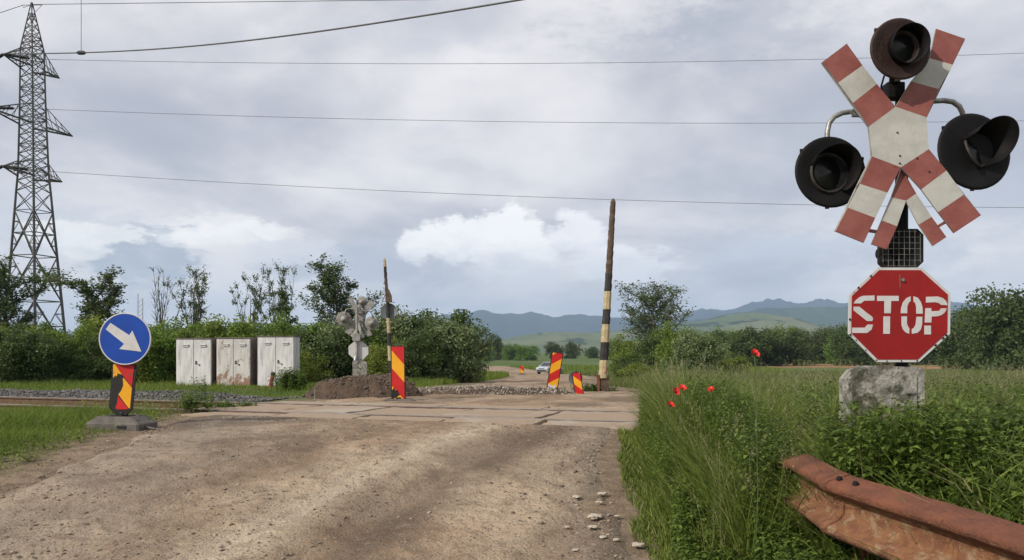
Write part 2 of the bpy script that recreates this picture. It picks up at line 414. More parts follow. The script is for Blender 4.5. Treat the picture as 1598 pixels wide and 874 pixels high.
def soil_mat(name, road):
    m_ = bpy.data.materials.new(name); m_.use_nodes = True
    n = NT(m_.node_tree); b = n.n['Principled BSDF']
    oc = n.new('ShaderNodeTexCoord').outputs['Object']
    pale = n.new('ShaderNodeAttribute', attribute_name='pale').outputs['Fac']; dark = n.new('ShaderNodeAttribute', attribute_name='dark').outputs['Fac']
    n1 = n.noise(oc, .9, 7, .62, .3); n2_ = n.noise(oc, 6, 6, .65); n3_ = n.noise(oc, 55, 4, .7); n4 = n.noise(oc, 170, 3, .7)
    if road:
        c = n.mix(n.ss(n1, .35, .65), (.370, .266, .178), (.265, .186, .122))
        grey = n.new('ShaderNodeAttribute', attribute_name='grey').outputs['Fac']
        c = n.mix(grey, c, (.165, .140, .115))
        c = n.mix(pale, c, (.47, .385, .285))
        c = n.mix(dark, c, (.125, .090, .062))
        c = n.mix(n.m('MULTIPLY', n.ss(n2_, .50, .66), .50), c, (.155, .105, .070))
        c = n.mix(n.m('MULTIPLY', n.ss(n2_, .46, .30), .4), c, (.42, .35, .27))
        vo = n.new('ShaderNodeTexVoronoi', {'Scale': 38.0, 'Vector': oc}, feature='F1')
        vs_ = n.ss(vo.outputs['Distance'], .42, .28)
        vcol = n.mix(n.new('ShaderNodeSeparateColor', {0: vo.outputs['Color']}).outputs[0], (.15, .12, .10), (.47, .42, .35))
        pick = n.m('GREATER_THAN', n.new('ShaderNodeSeparateColor', {0: vo.outputs['Color']}).outputs[1], .72)
        c = n.mix(n.m('MULTIPLY', n.m('MULTIPLY', vs_, pick), .75), c, vcol)
        c = n.mix(n.m('MULTIPLY', n.ss(n3_, .4, .68), .35), c, (.15, .11, .08))
        hgt = n.m('ADD', n.m('ADD', n.m('MULTIPLY', n2_, 1.1), n.m('MULTIPLY', n3_, n.ss(n1, .35, .6, .15, .45))), n.m('MULTIPLY', vs_, n.m('MULTIPLY', pick, .30)))
        bn = n.new('ShaderNodeBump', {'Strength': 1.0, 'Distance': .06, 'Height': hgt})
    else:
        dirt = n.new('ShaderNodeAttribute', attribute_name='dirt').outputs['Fac']
        orange = n.new('ShaderNodeAttribute', attribute_name='orange').outputs['Fac']
        n0 = n.noise(oc, .03, 6, .6); n5 = n.noise(n.vmul(oc, (.4, 1.6, 1)), .5, 6, .65)
        c = n.mix(n.ss(n0, .4, .62), (.075, .115, .030), (.12, .15, .052))
        c = n.mix(n.m('MULTIPLY', n.ss(n5, .42, .65), .6), c, (.05, .08, .022))
        c = n.mix(n.m('MULTIPLY', n.ss(n2_, .5, .7), .5), c, (.045, .058, .02))
        c = n.mix(orange, c, (.34, .17, .09))
        sd = n.mix(n.ss(n2_, .35, .65), (.25, .185, .125), (.15, .11, .075))
        sd = n.mix(n.m('MULTIPLY', n.ss(n3_, .5, .7), .6), sd, (.30, .26, .21))
        c = n.mix(dirt, c, sd)
        bn = n.new('ShaderNodeBump', {'Strength': .8, 'Distance': .06, 'Height': n.m('ADD', n2_, n.m('MULTIPLY', n3_, .4))})
    n.l.new(c, b.inputs['Base Color']); n.l.new(bn.outputs[0], b.inputs['Normal'])
    b.inputs['Roughness'].default_value = .93; b.inputs['Specular IOR Level'].default_value = .15
    return m_


M['ground'] = soil_mat('ground_soil', False); M['road'] = soil_mat('dirt_road_soil', True)


def slab_mat():
    m_ = bpy.data.materials.new('dusty_concrete'); m_.use_nodes = True
    n = NT(m_.node_tree); b = n.n['Principled BSDF']
    ge = n.new('ShaderNodeNewGeometry').outputs['Position']; r_ = n.new('ShaderNodeObjectInfo').outputs['Random']
    c = n.mix(r_, (.36, .305, .24), (.28, .23, .175))
    d_ = n.ss(n.m('ADD', n.noise(ge, 1.1, 6, .6, .3), n.m('MULTIPLY', r_, .10)), .40, .54)
    c = n.mix(n.m('MULTIPLY', d_, .9), c, (.29, .21, .14))
    c = n.mix(n.m('MULTIPLY', n.ss(n.noise(ge, 14, 6, .65), .5, .7), .4), c, (.17, .14, .11))
    n.l.new(c, b.inputs['Base Color']); b.inputs['Roughness'].default_value = .9
    bn = n.new('ShaderNodeBump', {'Strength': .6, 'Distance': .02, 'Height': n.noise(ge, 25, 6, .65)}); n.l.new(bn.outputs[0], b.inputs['Normal'])
    return m_


M['slab'] = slab_mat()
M['mound'] = mat('dug_soil', (.085, .056, .038), (.055, .038, .027), 5, .95, bump=1.0, bscale=22, c3=(.15, .11, .08), s3=9, t3=(.58, .7))
M['ballast'] = mat('ballast_stone', (.21, .195, .18), (.12, .112, .105), 3, .9)
M['ballastbed'] = mat('ballast_bed', (.15, .14, .13), (.09, .085, .08), 30, .95, bump=1.0, bscale=40)
M['grass'] = leafmat('grass_blades', (.035, .066, .010), (.215, .265, .052), (.34, .30, .15), trans=.3)
M['palegrass'] = leafmat('pale_meadow_grass', (.055, .080, .022), (.160, .185, .060), (.30, .27, .15), trans=.35)
M['brightgrass'] = leafmat('short_bright_grass', (.065, .110, .013), (.190, .250, .036), (.28, .25, .10), trans=.4)
M['weed'] = leafmat('nettle_leaves', (.028, .060, .011), (.175, .245, .045), None, trans=.38)
M['seed'] = leafmat('seed_heads', (.17, .17, .08), (.30, .28, .16), None, trans=.3)
M['hedge'] = leafmat('hedge_leaves', (.048, .092, .015), (.215, .290, .050), (.28, .34, .08), trans=.4, hue=.03)
M['darkleaf'] = leafmat('dark_leaves', (.032, .055, .016), (.10, .14, .042), (.16, .18, .10), trans=.3, hue=.02)
M['silver'] = leafmat('silvery_leaves', (.06, .095, .03), (.18, .225, .10), (.38, .40, .28), trans=.25)
M['poppy'] = mat('poppy_petal', (.62, .020, .012), (.50, .012, .008), 20, .55)
M['stem'] = mat('green_stem', (.05, .09, .025), (.08, .11, .04), 20, .7)

# ------------------------------------------------------------------ ground and road
def axis(fine0, fine1, step, far, grow):
    a = list(np.arange(fine0, fine1 + 1e-6, step)); s_ = step; v = a[-1]
    while v < far: s_ *= grow; v += s_; a.append(v)
    return a


ya = np.array(axis(1.0, 24, .13, 8500, 1.032)); ya = np.concatenate([[-120, -60, -30, -15, -8, -4, -2, -1, 0, .5], ya])
xp = axis(0, 11, .14, 7500, 1.045); xa = np.array([-v for v in xp[::-1]][:-1] + list(xp))
X, Y = np.meshgrid(xa, ya)
s_, o_ = track_so(X, Y)
l_, r_ = redge(Y)
onroad = ((X > l_ + .5) & (X < r_ - .5) & (Y < 149))
Z = g0(X, Y) - .06 * onroad
nz = fbm(X * .7, Y * .7, 4, 3)
dist = np.minimum(np.abs(X - l_), np.abs(X - r_))
band = ((X > l_ - .9) & (X < r_ + .35)) * 1.0
dirt = np.clip(ss(.9 + 1.2 * nz, 0.0, np.maximum(l_ - X, X - r_)), 0, 1) * (Y < 150)
dirt = np.maximum(dirt, ss(.35, .6, nz + .25 - np.abs(o_ - 3.6) * .12) * ((s_ > -6.5) & (s_ < 1.2) & (o_ > 0) & (o_ < 7)))
dirt = np.maximum(dirt, .9 * ss(.40, .55, fbm(X * .25, Y * .9, 4, 21)) * (Y > 19) * (Y < 23) * (X < 0) * (X > -7))
dirt = np.maximum(dirt, .95 * ss(.30, .5, fbm(X * .9, Y * 1.4, 3, 23)) * (Y > 20.5) * (Y < 23.4) * (X < -5.5) * (X > -11.5))
orange = ss(.34, .46, fbm(X * .05, Y * .12, 3, 31)) * ss(128, 134, Y) * (1 - ss(180, 190, Y)) * ss(44, 50, X) * (1 - ss(100, 108, X))
V = np.stack([X, Y, Z], -1).reshape(-1, 3)
ny, nx = X.shape
idx = np.arange(nx * ny).reshape(ny, nx)
Q = np.stack([idx[:-1, :-1], idx[:-1, 1:], idx[1:, 1:], idx[1:, :-1]], -1).reshape(-1, 4)
o = np_mesh('ground', V, [Q], M['ground'], smooth=True, attr={'dirt': dirt.ravel(), 'orange': orange.ravel(), 'pale': 0 * dirt.ravel()})
tag(o, 'green field and bare soil stretching to the hills', kind='structure')

# dirt road sheet, its edges sinking under the ground
yr = np.concatenate([np.arange(-6, 2.5, .4), np.arange(2.5, 9.5, .025), np.arange(9.5, 13, .045), np.arange(13, 30, .12), np.arange(30, 151, .8)])
ur = np.linspace(-.04, 1.04, 260)
U, Y = np.meshgrid(ur, yr); l_, r_ = redge(Y)
X = l_ + (r_ - l_) * U + (fbm(Y * .8 + 3, U * 0 + 7, 3, 2) - .5) * .5 * np.clip(1 - 2 * U, 0, 1)
edge = np.minimum(U, 1 - U) * (r_ - l_)
rut1 = -.97 + .40 * (Y - 6.0); rut2 = rut1 + .22; near = 1 - ss(8.6, 10.0, Y)
def gs(d, w_): return np.exp(-(d / w_) ** 2)
nzz = fbm(X * 1.6, Y * .8, 4, 11)
rel = -.055 * gs(X - rut1, .20) + .018 * gs(X - rut1 + .42, .25) - .03 * gs(X - (rut1 + 1.55), .22) - .03 * gs(X - (rut1 - 1.7), .25)
rel = rel * near * (.5 + nzz) + (fbm(X * 1.1, Y * 1.1, 4, 6) - .5) * .07 * (1 - .6 * ss(9, 12, Y)) + (fbm(X * 7, Y * 7, 3, 8) - .5) * .020 + (fbm(X * 22, Y * 22, 2, 9) - .5) * .009
rel += (fbm(X * .6, Y * .35, 3, 14) - .5) * .10 * ss(16, 22, Y)
s_, o_ = track_so(X, Y)
oncross = ss(-1.3, -.6, o_) * (1 - ss(2.3, 3.0, o_)) * ss(S0 - .5, S0 + .3, s_)
rel = rel * (1 - oncross) - .10 * ((o_ > -.74) & (o_ < 2.25) & (s_ > S0 - .3) & (s_ < S1 - .05))
tread = np.sin(Y * 55 + 14 * np.abs(((X - rut1) * 3.2) % 1 - .5)) * .0035
for q_, w__ in ((-.62, .16), (1.15, .14), (-2.35, .15), (2.6, .14)):
    gsx = gs(X - rut1 - q_ - .10 * np.sin(Y * .7 + q_), w__); rel += (-.012 + tread * (nzz > .45)) * gsx * near
Z = g0(X, Y) + .035 + rel - .10 * (1 - ss(-.05, .45, edge + (nzz - .5) * .6))
pale = gs(X - rut1 + .62, .36) * 1.1 + gs(X - rut1 + 2.3, .3) * .35 + gs(X - rut1 - 1.2, .35) * .35
pale = pale * (.35 + 1.2 * fbm(X * 2.0, Y * .9, 4, 12)) * near
pale = np.maximum(pale, .45 * ss(.45, .6, fbm(X * .8, Y * .8, 4, 17)))
grey = np.clip(ss(-1.6, -3.6, X) * (Y > 0) * (1 - ss(10, 12, Y)) * (.3 + .9 * fbm(X * .8, Y * .8, 3, 4)) + ss(-.1, .9, X - r_ + .9) * .9 * (1 - ss(10, 12, Y)), 0, .9)
dark = np.clip(.95 * gs(X - rut1 - .22, .30) * near * (.1 + 1.7 * nzz) + .5 * gs(X - rut1 - 1.9, .22) * near * nzz + .6 * ss(.52, .66, fbm(X * .9 + 5, Y * .5, 4, 77)), 0, .85)
V = np.stack([X, Y, Z], -1).reshape(-1, 3); ny, nx = X.shape; idx = np.arange(nx * ny).reshape(ny, nx)
Q = np.stack([idx[:-1, :-1], idx[:-1, 1:], idx[1:, 1:], idx[1:, :-1]], -1).reshape(-1, 4)
o = np_mesh('road', V, [Q], M['road'], smooth=True, attr={'pale': np.clip(pale, 0, 1).ravel(), 'grey': grey.ravel(), 'dark': dark.ravel()})
tag(o, 'rutted dirt road leading over the railway', kind='structure')
ROADV = V.reshape(ny, nx, 3)


def rz(x, y):
    return gz(x, y) + .035


# ------------------------------------------------------------------ mountains
def hillmat(name, a, b_, c, sc_):
    m_ = bpy.data.materials.new(name); m_.use_nodes = True
    n = NT(m_.node_tree); b = n.n['Principled BSDF']
    oc = n.new('ShaderNodeTexCoord').outputs['Object']
    cc = n.mix(n.ss(n.noise(oc, sc_, 7, .6), .38, .62), a, b_)
    cc = n.mix(n.m('MULTIPLY', n.ss(n.noise(n.vmul(oc, (1, .5, 4)), sc_ * 2.7, 6, .6, .5), .56, .60), .8), cc, c)
    n.l.new(cc, b.inputs['Base Color']); b.inputs['Roughness'].default_value = 1; b.inputs['Specular IOR Level'].default_value = 0
    return m_


M['hillgreen'] = hillmat('pasture_hill', (.085, .115, .050), (.14, .15, .075), (.02, .035, .02), .0030)
M['hillforest'] = hillmat('forest_hill', (.022, .042, .018), (.035, .058, .024), (.05, .075, .03), .0020)
M['hillblue'] = hillmat('far_forest_mountain', (.02, .032, .03), (.028, .042, .034), (.035, .05, .04), .0008)


def ridge(name, D, prof, m_, depth, rough_, label, seed):
    xs = np.linspace(prof[0][0], prof[-1][0], 320); hs = np.interp(xs, [p[0] for p in prof], [p[1] for p in prof])
    k = np.ones(5) / 5; hs = np.convolve(np.pad(hs, 2, mode='edge'), k, 'valid')
    tt = np.linspace(0, 1.6, 40); XX, TT = np.meshgrid((xs - CX) / F, tt)
    HH = (HY - np.broadcast_to(hs, XX.shape)) / F * D + CAMZ + 3
    Yw = D - depth + TT * depth
    shape = np.sin(np.clip(TT, 0, 1.6) * math.pi / 2) ** 1.25
    Xw = XX * D * (.92 + .08 * TT)
    rn = fbm(Xw / D * 60, Yw / D * 22, 5, seed) - .5
    Zw = -3 + HH * shape * (1 + rough_ * rn * (1 - .8 * (TT > .96) * (TT < 1.06))) - 0 * TT
    V = np.stack([Xw, Yw, Zw], -1).reshape(-1, 3); ny, nx = XX.shape; idx = np.arange(nx * ny).reshape(ny, nx)
    Q = np.stack([idx[:-1, :-1], idx[:-1, 1:], idx[1:, 1:], idx[1:, :-1]], -1).reshape(-1, 4)
    return tag(np_mesh(name, V, [Q], m_, smooth=True), label, kind='structure')


ridge('mountains', 6500, [(-500, 530), (0, 520), (400, 512), (600, 505), (700, 494), (722, 490), (745, 488), (790, 489), (830, 491), (870, 498), (925, 492), (960, 500), (1000, 497), (1050, 496), (1068, 489), (1092, 483), (1112, 488), (1140, 485), (1172, 471), (1210, 469), (1245, 474), (1262, 471), (1300, 475), (1340, 471), (1400, 478), (1480, 473), (1512, 481), (1560, 478), (1700, 474), (2100, 490)],
      M['hillblue'], 1500, .35, 'far blue mountain range on the horizon', 3)
ridge('forested_hill', 4300, [(880, 546), (935, 522), (990, 510), (1040, 505), (1090, 500), (1130, 492), (1200, 481), (1260, 479), (1330, 483), (1420, 486), (1500, 489), (1560, 486), (1640, 492), (2000, 520)],
      M['hillforest'], 900, .25, 'dark wooded hill in front of the far mountains', 8)
ridge('pasture_hill', 2700, [(740, 546), (775, 532), (815, 524), (868, 518), (915, 520), (950, 517), (1000, 514), (1040, 510), (1090, 503), (1130, 494), (1165, 490), (1195, 490), (1225, 503), (1290, 516), (1370, 528), (1500, 545)],
      M['hillgreen'], 900, .18, 'pale green pasture hill below the mountains', 12)

# ------------------------------------------------------------------ railway
def so(s, o, z): 
    p = O + T * s + NN * o; return Vector((p[0], p[1], z))


railprof = [(-.07, 0), (.07, 0), (.07, .012), (.012, .03), (.012, .115), (.034, .125), (.034, .15), (.028, .157), (-.028, .157), (-.034, .15), (-.034, .125), (-.012, .115), (-.012, .03), (-.07, .012)]
for off, lab in ((0, 'near rusty steel rail running to the left across the dirt road'), (1.6, 'far rusty steel rail running to the left behind the near rail')):
    mb = MB(); n = len(railprof); st = [-34 + i * .7 for i in range(62)]
    vs = [so(s_i, off + p[0], -.122 + p[1]) for s_i in st for p in railprof]
    for i in range(len(st) - 1):
        for k in range(n):
            a, b = i * n + k, i * n + (k + 1) % n
            mb.f.append([a, b, b + n, a + n]); mb.m.append(1 if k in (7, 6, 8) else 0); mb.sm.append(False)
    mb.v = [tuple(v) for v in vs]
    tag(mb.build('rail', [M['railrust'], M['railtop']]), lab, 'rail', 'rails of the railway track')

ORD = ['leftmost', 'second from the left', 'third from the left', 'fourth from the left', 'fifth from the left', 'sixth from the left', 'rightmost']
random.seed(4)
for (o0, o1, rowname, cuts) in ((-.76, -.09, 'the row before the near rail', [-6.2, -4.9, -3.6, -2.35, -1.1, .75]), (.10, 1.50, 'the row between the two rails', [-6.9, -5.3, -4.1, -2.7, -1.3, .1, .95]), (1.70, 2.30, 'the row behind the far rail', [-6.6, -5.0, -3.4, -1.7, -.1])):
    for i in range(len(cuts) - 1):
        g_ = .03; mb = MB()
        s0, s1 = cuts[i] + g_, cuts[i + 1] - g_
        dz = random.uniform(-.012, .006); tlt = random.uniform(-.008, .008)
        n1_, n2_ = max(3, int((s1 - s0) / .12)), 8
        top = []
        for a in range(n1_ + 1):
            for b in range(n2_ + 1):
                ss_, oo = s0 + (s1 - s0) * a / n1_, o0 + (o1 - o0) * b / n2_
                e_ = (a in (0, n1_)) or (b in (0, n2_))
                j = random.uniform(-.012, .012) if e_ else 0
                p = so(ss_ + j, oo + j, .034 + dz + tlt * (b / n2_ - .5) * 2 - (random.uniform(.003, .016) if e_ else random.uniform(0, .004)))
                top.append(p)
        bot = [Vector((p.x, p.y, -.2)) for p in top]; W_ = n2_ + 1; NB = len(top)
        fs = [(a * W_ + b, (a + 1) * W_ + b, (a + 1) * W_ + b + 1, a * W_ + b + 1) for a in range(n1_) for b in range(n2_)]
        for a in range(n1_):
            fs.append((a * W_, NB + a * W_, NB + (a + 1) * W_, (a + 1) * W_)); q = n2_
            fs.append((a * W_ + q, (a + 1) * W_ + q, NB + (a + 1) * W_ + q, NB + a * W_ + q))
        for b in range(n2_):
            fs.append((b, b + 1, NB + b + 1, NB + b)); q = n1_ * W_
            fs.append((q + b, NB + q + b, NB + q + b + 1, q + b + 1))
        mb.add(top + bot, fs); 
        tag(mb.build('concrete_slab', M['slab'], merge=True), 'dusty concrete crossing slab, ' + (ORD[i] if i < len(cuts) - 2 else 'rightmost') + ' in ' + rowname, 'slab', 'concrete slabs of the level crossing')

# ballast bed and stones
def stones(name, pts, size, m_, seed, flat=.6, parent=None):
    rs = np.random.RandomState(seed); n = len(pts)
    tv = np.array([(0, 0, 1), (.85, .2, .35), (.1, .9, .4), (-.8, .35, .3), (-.4, -.8, .35), (.5, -.75, .3), (.7, .6, -.4), (-.5, .75, -.4), (-.8, -.45, -.4), (.4, -.8, -.45), (0, 0, -.8)])
    tf = np.array([(0, 1, 2), (0, 2, 3), (0, 3, 4), (0, 4, 5), (0, 5, 1), (1, 6, 2), (2, 6, 7), (2, 7, 3), (3, 7, 8), (3, 8, 4), (4, 8, 9), (4, 9, 5), (5, 9, 1), (1, 9, 6), (6, 10, 7), (7, 10, 8), (8, 10, 9), (9, 10, 6)])
    sz = np.asarray(size)[:, None, None] * (rs.rand(n, 11, 3) * .5 + .75) * (rs.rand(n, 1, 3) * .7 + .65)
    a = rs.rand(n) * 6.28; c, s_ = np.cos(a)[:, None], np.sin(a)[:, None]
    v = tv[None] * sz; v[:, :, 2] *= flat
    x = v[:, :, 0] * c - v[:, :, 1] * s_; y = v[:, :, 0] * s_ + v[:, :, 1] * c
    tilt = rs.randn(n, 1) * .3; z = v[:, :, 2] + x * tilt
    V = np.stack([x, y, z], -1) + np.asarray(pts)[:, None, :]
    Fc = (tf[None] + (np.arange(n) * 11)[:, None, None]).reshape(-1, 3)
    return np_mesh(name, V.reshape(-1, 3), [Fc], m_, parent, tint=np.repeat(rs.rand(n), 11))


def stonemat(name, a, b_):
    m_ = bpy.data.materials.new(name); m_.use_nodes = True
    n = NT(m_.node_tree); b = n.n['Principled BSDF']
    at = n.new('ShaderNodeAttribute', attribute_name='tint').outputs['Fac']
    oc = n.new('ShaderNodeTexCoord').outputs['Object']
    c = n.mix(at, a, b_); c = n.mix(n.m('MULTIPLY', n.ss(n.noise(oc, 30, 5, .6), .45, .7), .5), c, tuple(v * .5 for v in a))
    n.l.new(c, b.inputs['Base Color']); b.inputs['Roughness'].default_value = .9
    return m_


M['gravel'] = stonemat('gravel_stone', (.09, .068, .05), (.34, .27, .20)); M['ballaststone'] = stonemat('ballast_stones', (.05, .048, .045), (.16, .15, .14))
M['clod'] = stonemat('soil_clod', (.06, .042, .03), (.15, .105, .075)); M['rubble'] = stonemat('rubble_stone', (.10, .08, .065), (.34, .29, .23))
rs = np.random.RandomState(7)
bs = rs.uniform(-26, S0 - .6, 9000); bo = rs.uniform(1.75, 4.7, 9000)
def bh(s_, o_): return .16 * np.clip(1 - np.abs(o_ - 3.4) / 1.6, 0, 1) * ss(S0 - .2, S0 - 3, s_) + .05 * (fbm(s_, o_, 2, 4) - .5)
px_ = O[0] + T[0] * bs + NN[0] * bo; py_ = O[1] + T[1] * bs + NN[1] * bo
gb = g0(px_, py_)
a_, b_ = np.meshgrid(np.linspace(-28, S0 - .6, 120), np.linspace(1.5, 5.1, 26)); xx = O[0] + T[0] * a_ + NN[0] * b_; yy = O[1] + T[1] * a_ + NN[1] * b_
zz = g0(xx, yy) + bh(a_, b_) - .04 * (np.abs(b_ - 3.3) > 1.65)
idx = np.arange(a_.size).reshape(a_.shape); Q = np.stack([idx[:-1, :-1], idx[:-1, 1:], idx[1:, 1:], idx[1:, :-1]], -1).reshape(-1, 4)
bed = tag(np_mesh('ballast_bed', np.stack([xx, yy, zz], -1).reshape(-1, 3), [Q], M['ballastbed'], smooth=True), 'grey ballast shoulder behind the far rail', kind='structure')
tag(stones('ballast', np.stack([px_, py_, gb + bh(bs, bo) + .01], -1), rs.uniform(.022, .05, 9000), M['ballaststone'], 3, .8), 'grey ballast stones behind the far rail', 'ballast', kind='stuff')

# gravel on the road
n = 26000
gy = rs.uniform(3.6, 10.5, n); u = rs.rand(n); lft = rs.rand(n) < .55
u = np.where(lft, u ** 1.6 * .5, 1 - u ** 2.6 * .5)
l_, r_ = redge(gy); gx = l_ + (r_ - l_) * u
iy = np.clip(np.searchsorted(ROADV[:, 0, 1], gy), 0, ROADV.shape[0] - 1)
ix = np.clip(((gx - ROADV[iy, 0, 0]) / (ROADV[iy, -1, 0] - ROADV[iy, 0, 0]) * (ROADV.shape[1] - 1)).astype(int), 0, ROADV.shape[1] - 1)
zg = ROADV[iy, ix, 2]; gx = ROADV[iy, ix, 0] + rs.uniform(-.02, .02, n)
gx = np.where(u < .12, gx - .35 * rs.rand(n), gx); keep = fbm(gx * 1.5, gy * 1.5, 3, 19) + rs.uniform(-.15, .15, n) > .50
keep &= track_so(gx, gy)[1] < -.8
szg = (.003 + .019 * rs.rand(n) ** 5)
tag(stones('gravel', np.stack([gx, gy, zg - szg * .05], -1)[keep], szg[keep], M['gravel'], 5, .55), 'loose gravel and small stones on the dirt road', 'gravel', kind='stuff')

# pale flat stones by the right road edge, and a few on the left
def onroad(px, py):
    d = 5.0
    for _ in range(30):
        z = gz((px - CX) / F * d, d) + .03; d = (CAMZ - z) * F / (py - HY)
    return (px - CX) / F * d, d, z


rocks = [(928, 806, 22, 'large pale flat stone in the right wheel track near the grass'), (925, 822, 14, 'pale stone just below the large flat stone at the right road edge'), (941, 838, 11, 'small pale stone between the large flat stone and the broken stone'),
         (996, 850, 17, 'pale broken stone touching the grass at the bottom of the picture'), (962, 842, 10, 'pale stone left of the broken stone by the grass'), (940, 770, 13, 'long pale stone above the large flat stone'), (900, 775, 12, 'flat pale stone left of the long pale stone'),
         (935, 783, 9, 'small pale stone right under the long pale stone'), (898, 858, 10, 'pale stone lowest in the right wheel track'), (885, 822, 9, 'pale stone left of the large flat stone'), (963, 805, 8, 'little pale stone right of the large flat stone'),
         (169, 688, 5, 'small pale stone before the black and grey sign foot on the left'), (213, 687, 6, 'white stone right in front of the sign foot on the left'), (228, 712, 6, 'dark stone on the grey gravel below the arrow sign')]
for i, (a, b, wpx, lab) in enumerate(rocks):
    x, y, z = onroad(a, b); r_ = wpx / F * y * .52
    bm = bmesh.new(); bmesh.ops.create_icosphere(bm, subdivisions=3, radius=r_)
    random.seed(100 + i); ph = [random.uniform(0, 6) for _ in range(6)]; fl = random.uniform(.28, .42)
    for v in bm.verts:
        c = v.co / r_
        k = 1 + .20 * math.sin(c.x * 3.1 + ph[0]) * math.sin(c.y * 2.7 + ph[1]) + .12 * math.sin(c.x * 7 + c.z * 5 + ph[2]) + .08 * math.sin(c.y * 11 + ph[3])
        v.co = v.co * k; v.co.x *= 1.1; v.co.z = min(v.co.z * fl, r_ * fl * .62)
    me = bpy.data.meshes.new('stone'); bm.to_mesh(me); bm.free(); me.materials.append(M['palestone'] if i != 13 else M['stone'])
    o = bpy.data.objects.new('stone', me); link(o); o.location = (x, y, z); o.rotation_euler = (0, 0, random.uniform(0, 3))
    tag(o, lab, 'stone', 'stones lying on the dirt road')


def heap(name, cx, cy, rx, ry, h, seed, m_, label, cat, rot=0):
    xs = np.linspace(-1.25, 1.25, 90); A, B = np.meshgrid(xs, xs)
    r = np.sqrt(A ** 2 + B ** 2); nzh = fbm(A * 2.2 + seed, B * 2.2, 4, seed)
    H = h * np.clip(1 - r ** 2.4 + (nzh - .5) * .9, -.3, None) + (fbm(A * 9, B * 9, 3, seed + 3) - .5) * h * .30
    c, s_ = math.cos(rot), math.sin(rot)
    XX = cx + A * rx * c - B * ry * s_; YY = cy + A * rx * s_ + B * ry * c
    H = np.minimum(H, h * (.72 + .35 * (nzh - .5)) + .35 * np.maximum(H - h * .7, 0))
    ZZ = g0(XX, YY) + H * (1 - ss(.9, 1.2, r)) - .15 * ss(.95, 1.2, r)
    idx = np.arange(A.size).reshape(A.shape); Q = np.stack([idx[:-1, :-1], idx[:-1, 1:], idx[1:, 1:], idx[1:, :-1]], -1).reshape(-1, 4)
    o = empty(name, (cx, cy, gz(cx, cy)), label, cat)
    e = np_mesh('soil', np.stack([XX - cx, YY - cy, ZZ - gz(cx, cy)], -1).reshape(-1, 3), [Q], m_, o, smooth=True)
    n = 2600 if name[0] == 'r' else 1100; a = rs.uniform(0, 6.28, n); q = rs.rand(n) ** .6 * 1.05
    ia = np.clip(((q * np.cos(a) + 1.25) / 2.5 * 89).astype(int), 0, 89); ib = np.clip(((q * np.sin(a) + 1.25) / 2.5 * 89).astype(int), 0, 89)
    pts = np.stack([XX[ib, ia] - cx, YY[ib, ia] - cy, ZZ[ib, ia] - gz(cx, cy) + .005], -1)
    c_ = stones('clods', pts, .010 + .035 * rs.rand(n) ** 3, M['rubble' if name[0] == 'r' else 'clod'], seed, .8, o); c_['kind'] = 'stuff'
    return o


heap('soil_heap', -2.92, 15.4, 1.22, .8, .47, 5, M['mound'], 'dark brown heap of dug soil below the far crossing signal', 'heap', -.1)
heap('rubble_heap', -.55, 16.4, 1.85, .85, .20, 9, M['mound'], 'low grey heap of broken stones across the road behind the tracks', 'heap', -.15)

# ------------------------------------------------------------------ the level crossing signal
SD = 5.0; SX = (1407 - CX) / F * SD; SZ = gz(SX, SD)
def L(px, py, dy=0.0):
    d = SD + dy; return Vector(((px - CX) / F * d - SX, dy, CAMZ + (HY - py) / F * d - SZ))
def L2(px, py, dy): v = L(px, py, dy); return (v.x, v.z)


sig = empty('crossing_signal', (SX, SD, SZ), 'near crossing signal with red and white cross, black lamps and a stop sign', 'railway signal', 'level crossing signals')
mb = MB()
mb.tube([(0, 0, 0), (0, 0, L(0, 150).z)], .038, 16); mb.tube([L(1396, 150), L(1396, 128, -.05), L(1396, 120, -.12)], [.03, .034, .03], 12)
mb.box(L(1394, 143, -.04), (.11, .09, .10), ch=.01); mb.tube([L(1378, 150, -.03), L(1375, 135, -.05), L(1380, 118, -.1)], .006, 6)
for z in (L(0, 240).z, L(0, 180).z): mb.box((0, -.06, z), (.12, .06, .035))
mb.build('post', M['rustblack'], sig)


def arm(mb, quads, dy, mats_i):
    for q, mi in zip(quads, mats_i):
        mb.plate([L2(a, b, dy) for a, b in q], dy, dy + .012, mi, 2, 2)


mb = MB(); dy = -.16
arm(mb, [[(1283, 97), (1321.5, 68), (1346, 102), (1308, 129)], [(1308, 129), (1346, 102), (1368.5, 131), (1331, 160.6)], [(1331, 160.6), (1368.5, 131), (1397.5, 166.6), (1356, 197.6)],
         [(1461, 44.8), (1506, 60.4), (1487, 101), (1451, 91)], [(1451, 91), (1487, 101), (1465, 139), (1422, 127)], [(1422, 127), (1465, 139), (1445.8, 183), (1397.5, 166.6)],
         [(1356, 197.6), (1397.5, 166.6), (1445.8, 183), (1449.6, 232.7), (1406, 261), (1361, 244)],
         [(1361, 244), (1406, 261), (1385, 300.7), (1342, 287)], [(1342, 287), (1385, 300.7), (1366, 340), (1323, 324)], [(1323, 324), (1366, 340), (1348, 378.7), (1304, 361)],
         [(1406, 261), (1449.6, 232.7), (1477, 266), (1437.7, 295.6)], [(1437.7, 295.6), (1477, 266), (1504, 303.7), (1464, 331)], [(1464, 331), (1504, 303.7), (1531, 336), (1489, 363.6)]],
    dy, [0, 1, 0, 0, 1, 0, 1, 0, 1, 0, 0, 1, 0])
for (a, b) in ((1400, 207), (1404, 243), (1404, 255), (1431, 247), (1450, 268)):
    c = L(a, b, dy); mb.tube([c, c + Vector((0, -.006, 0))], .005, 8, 3)
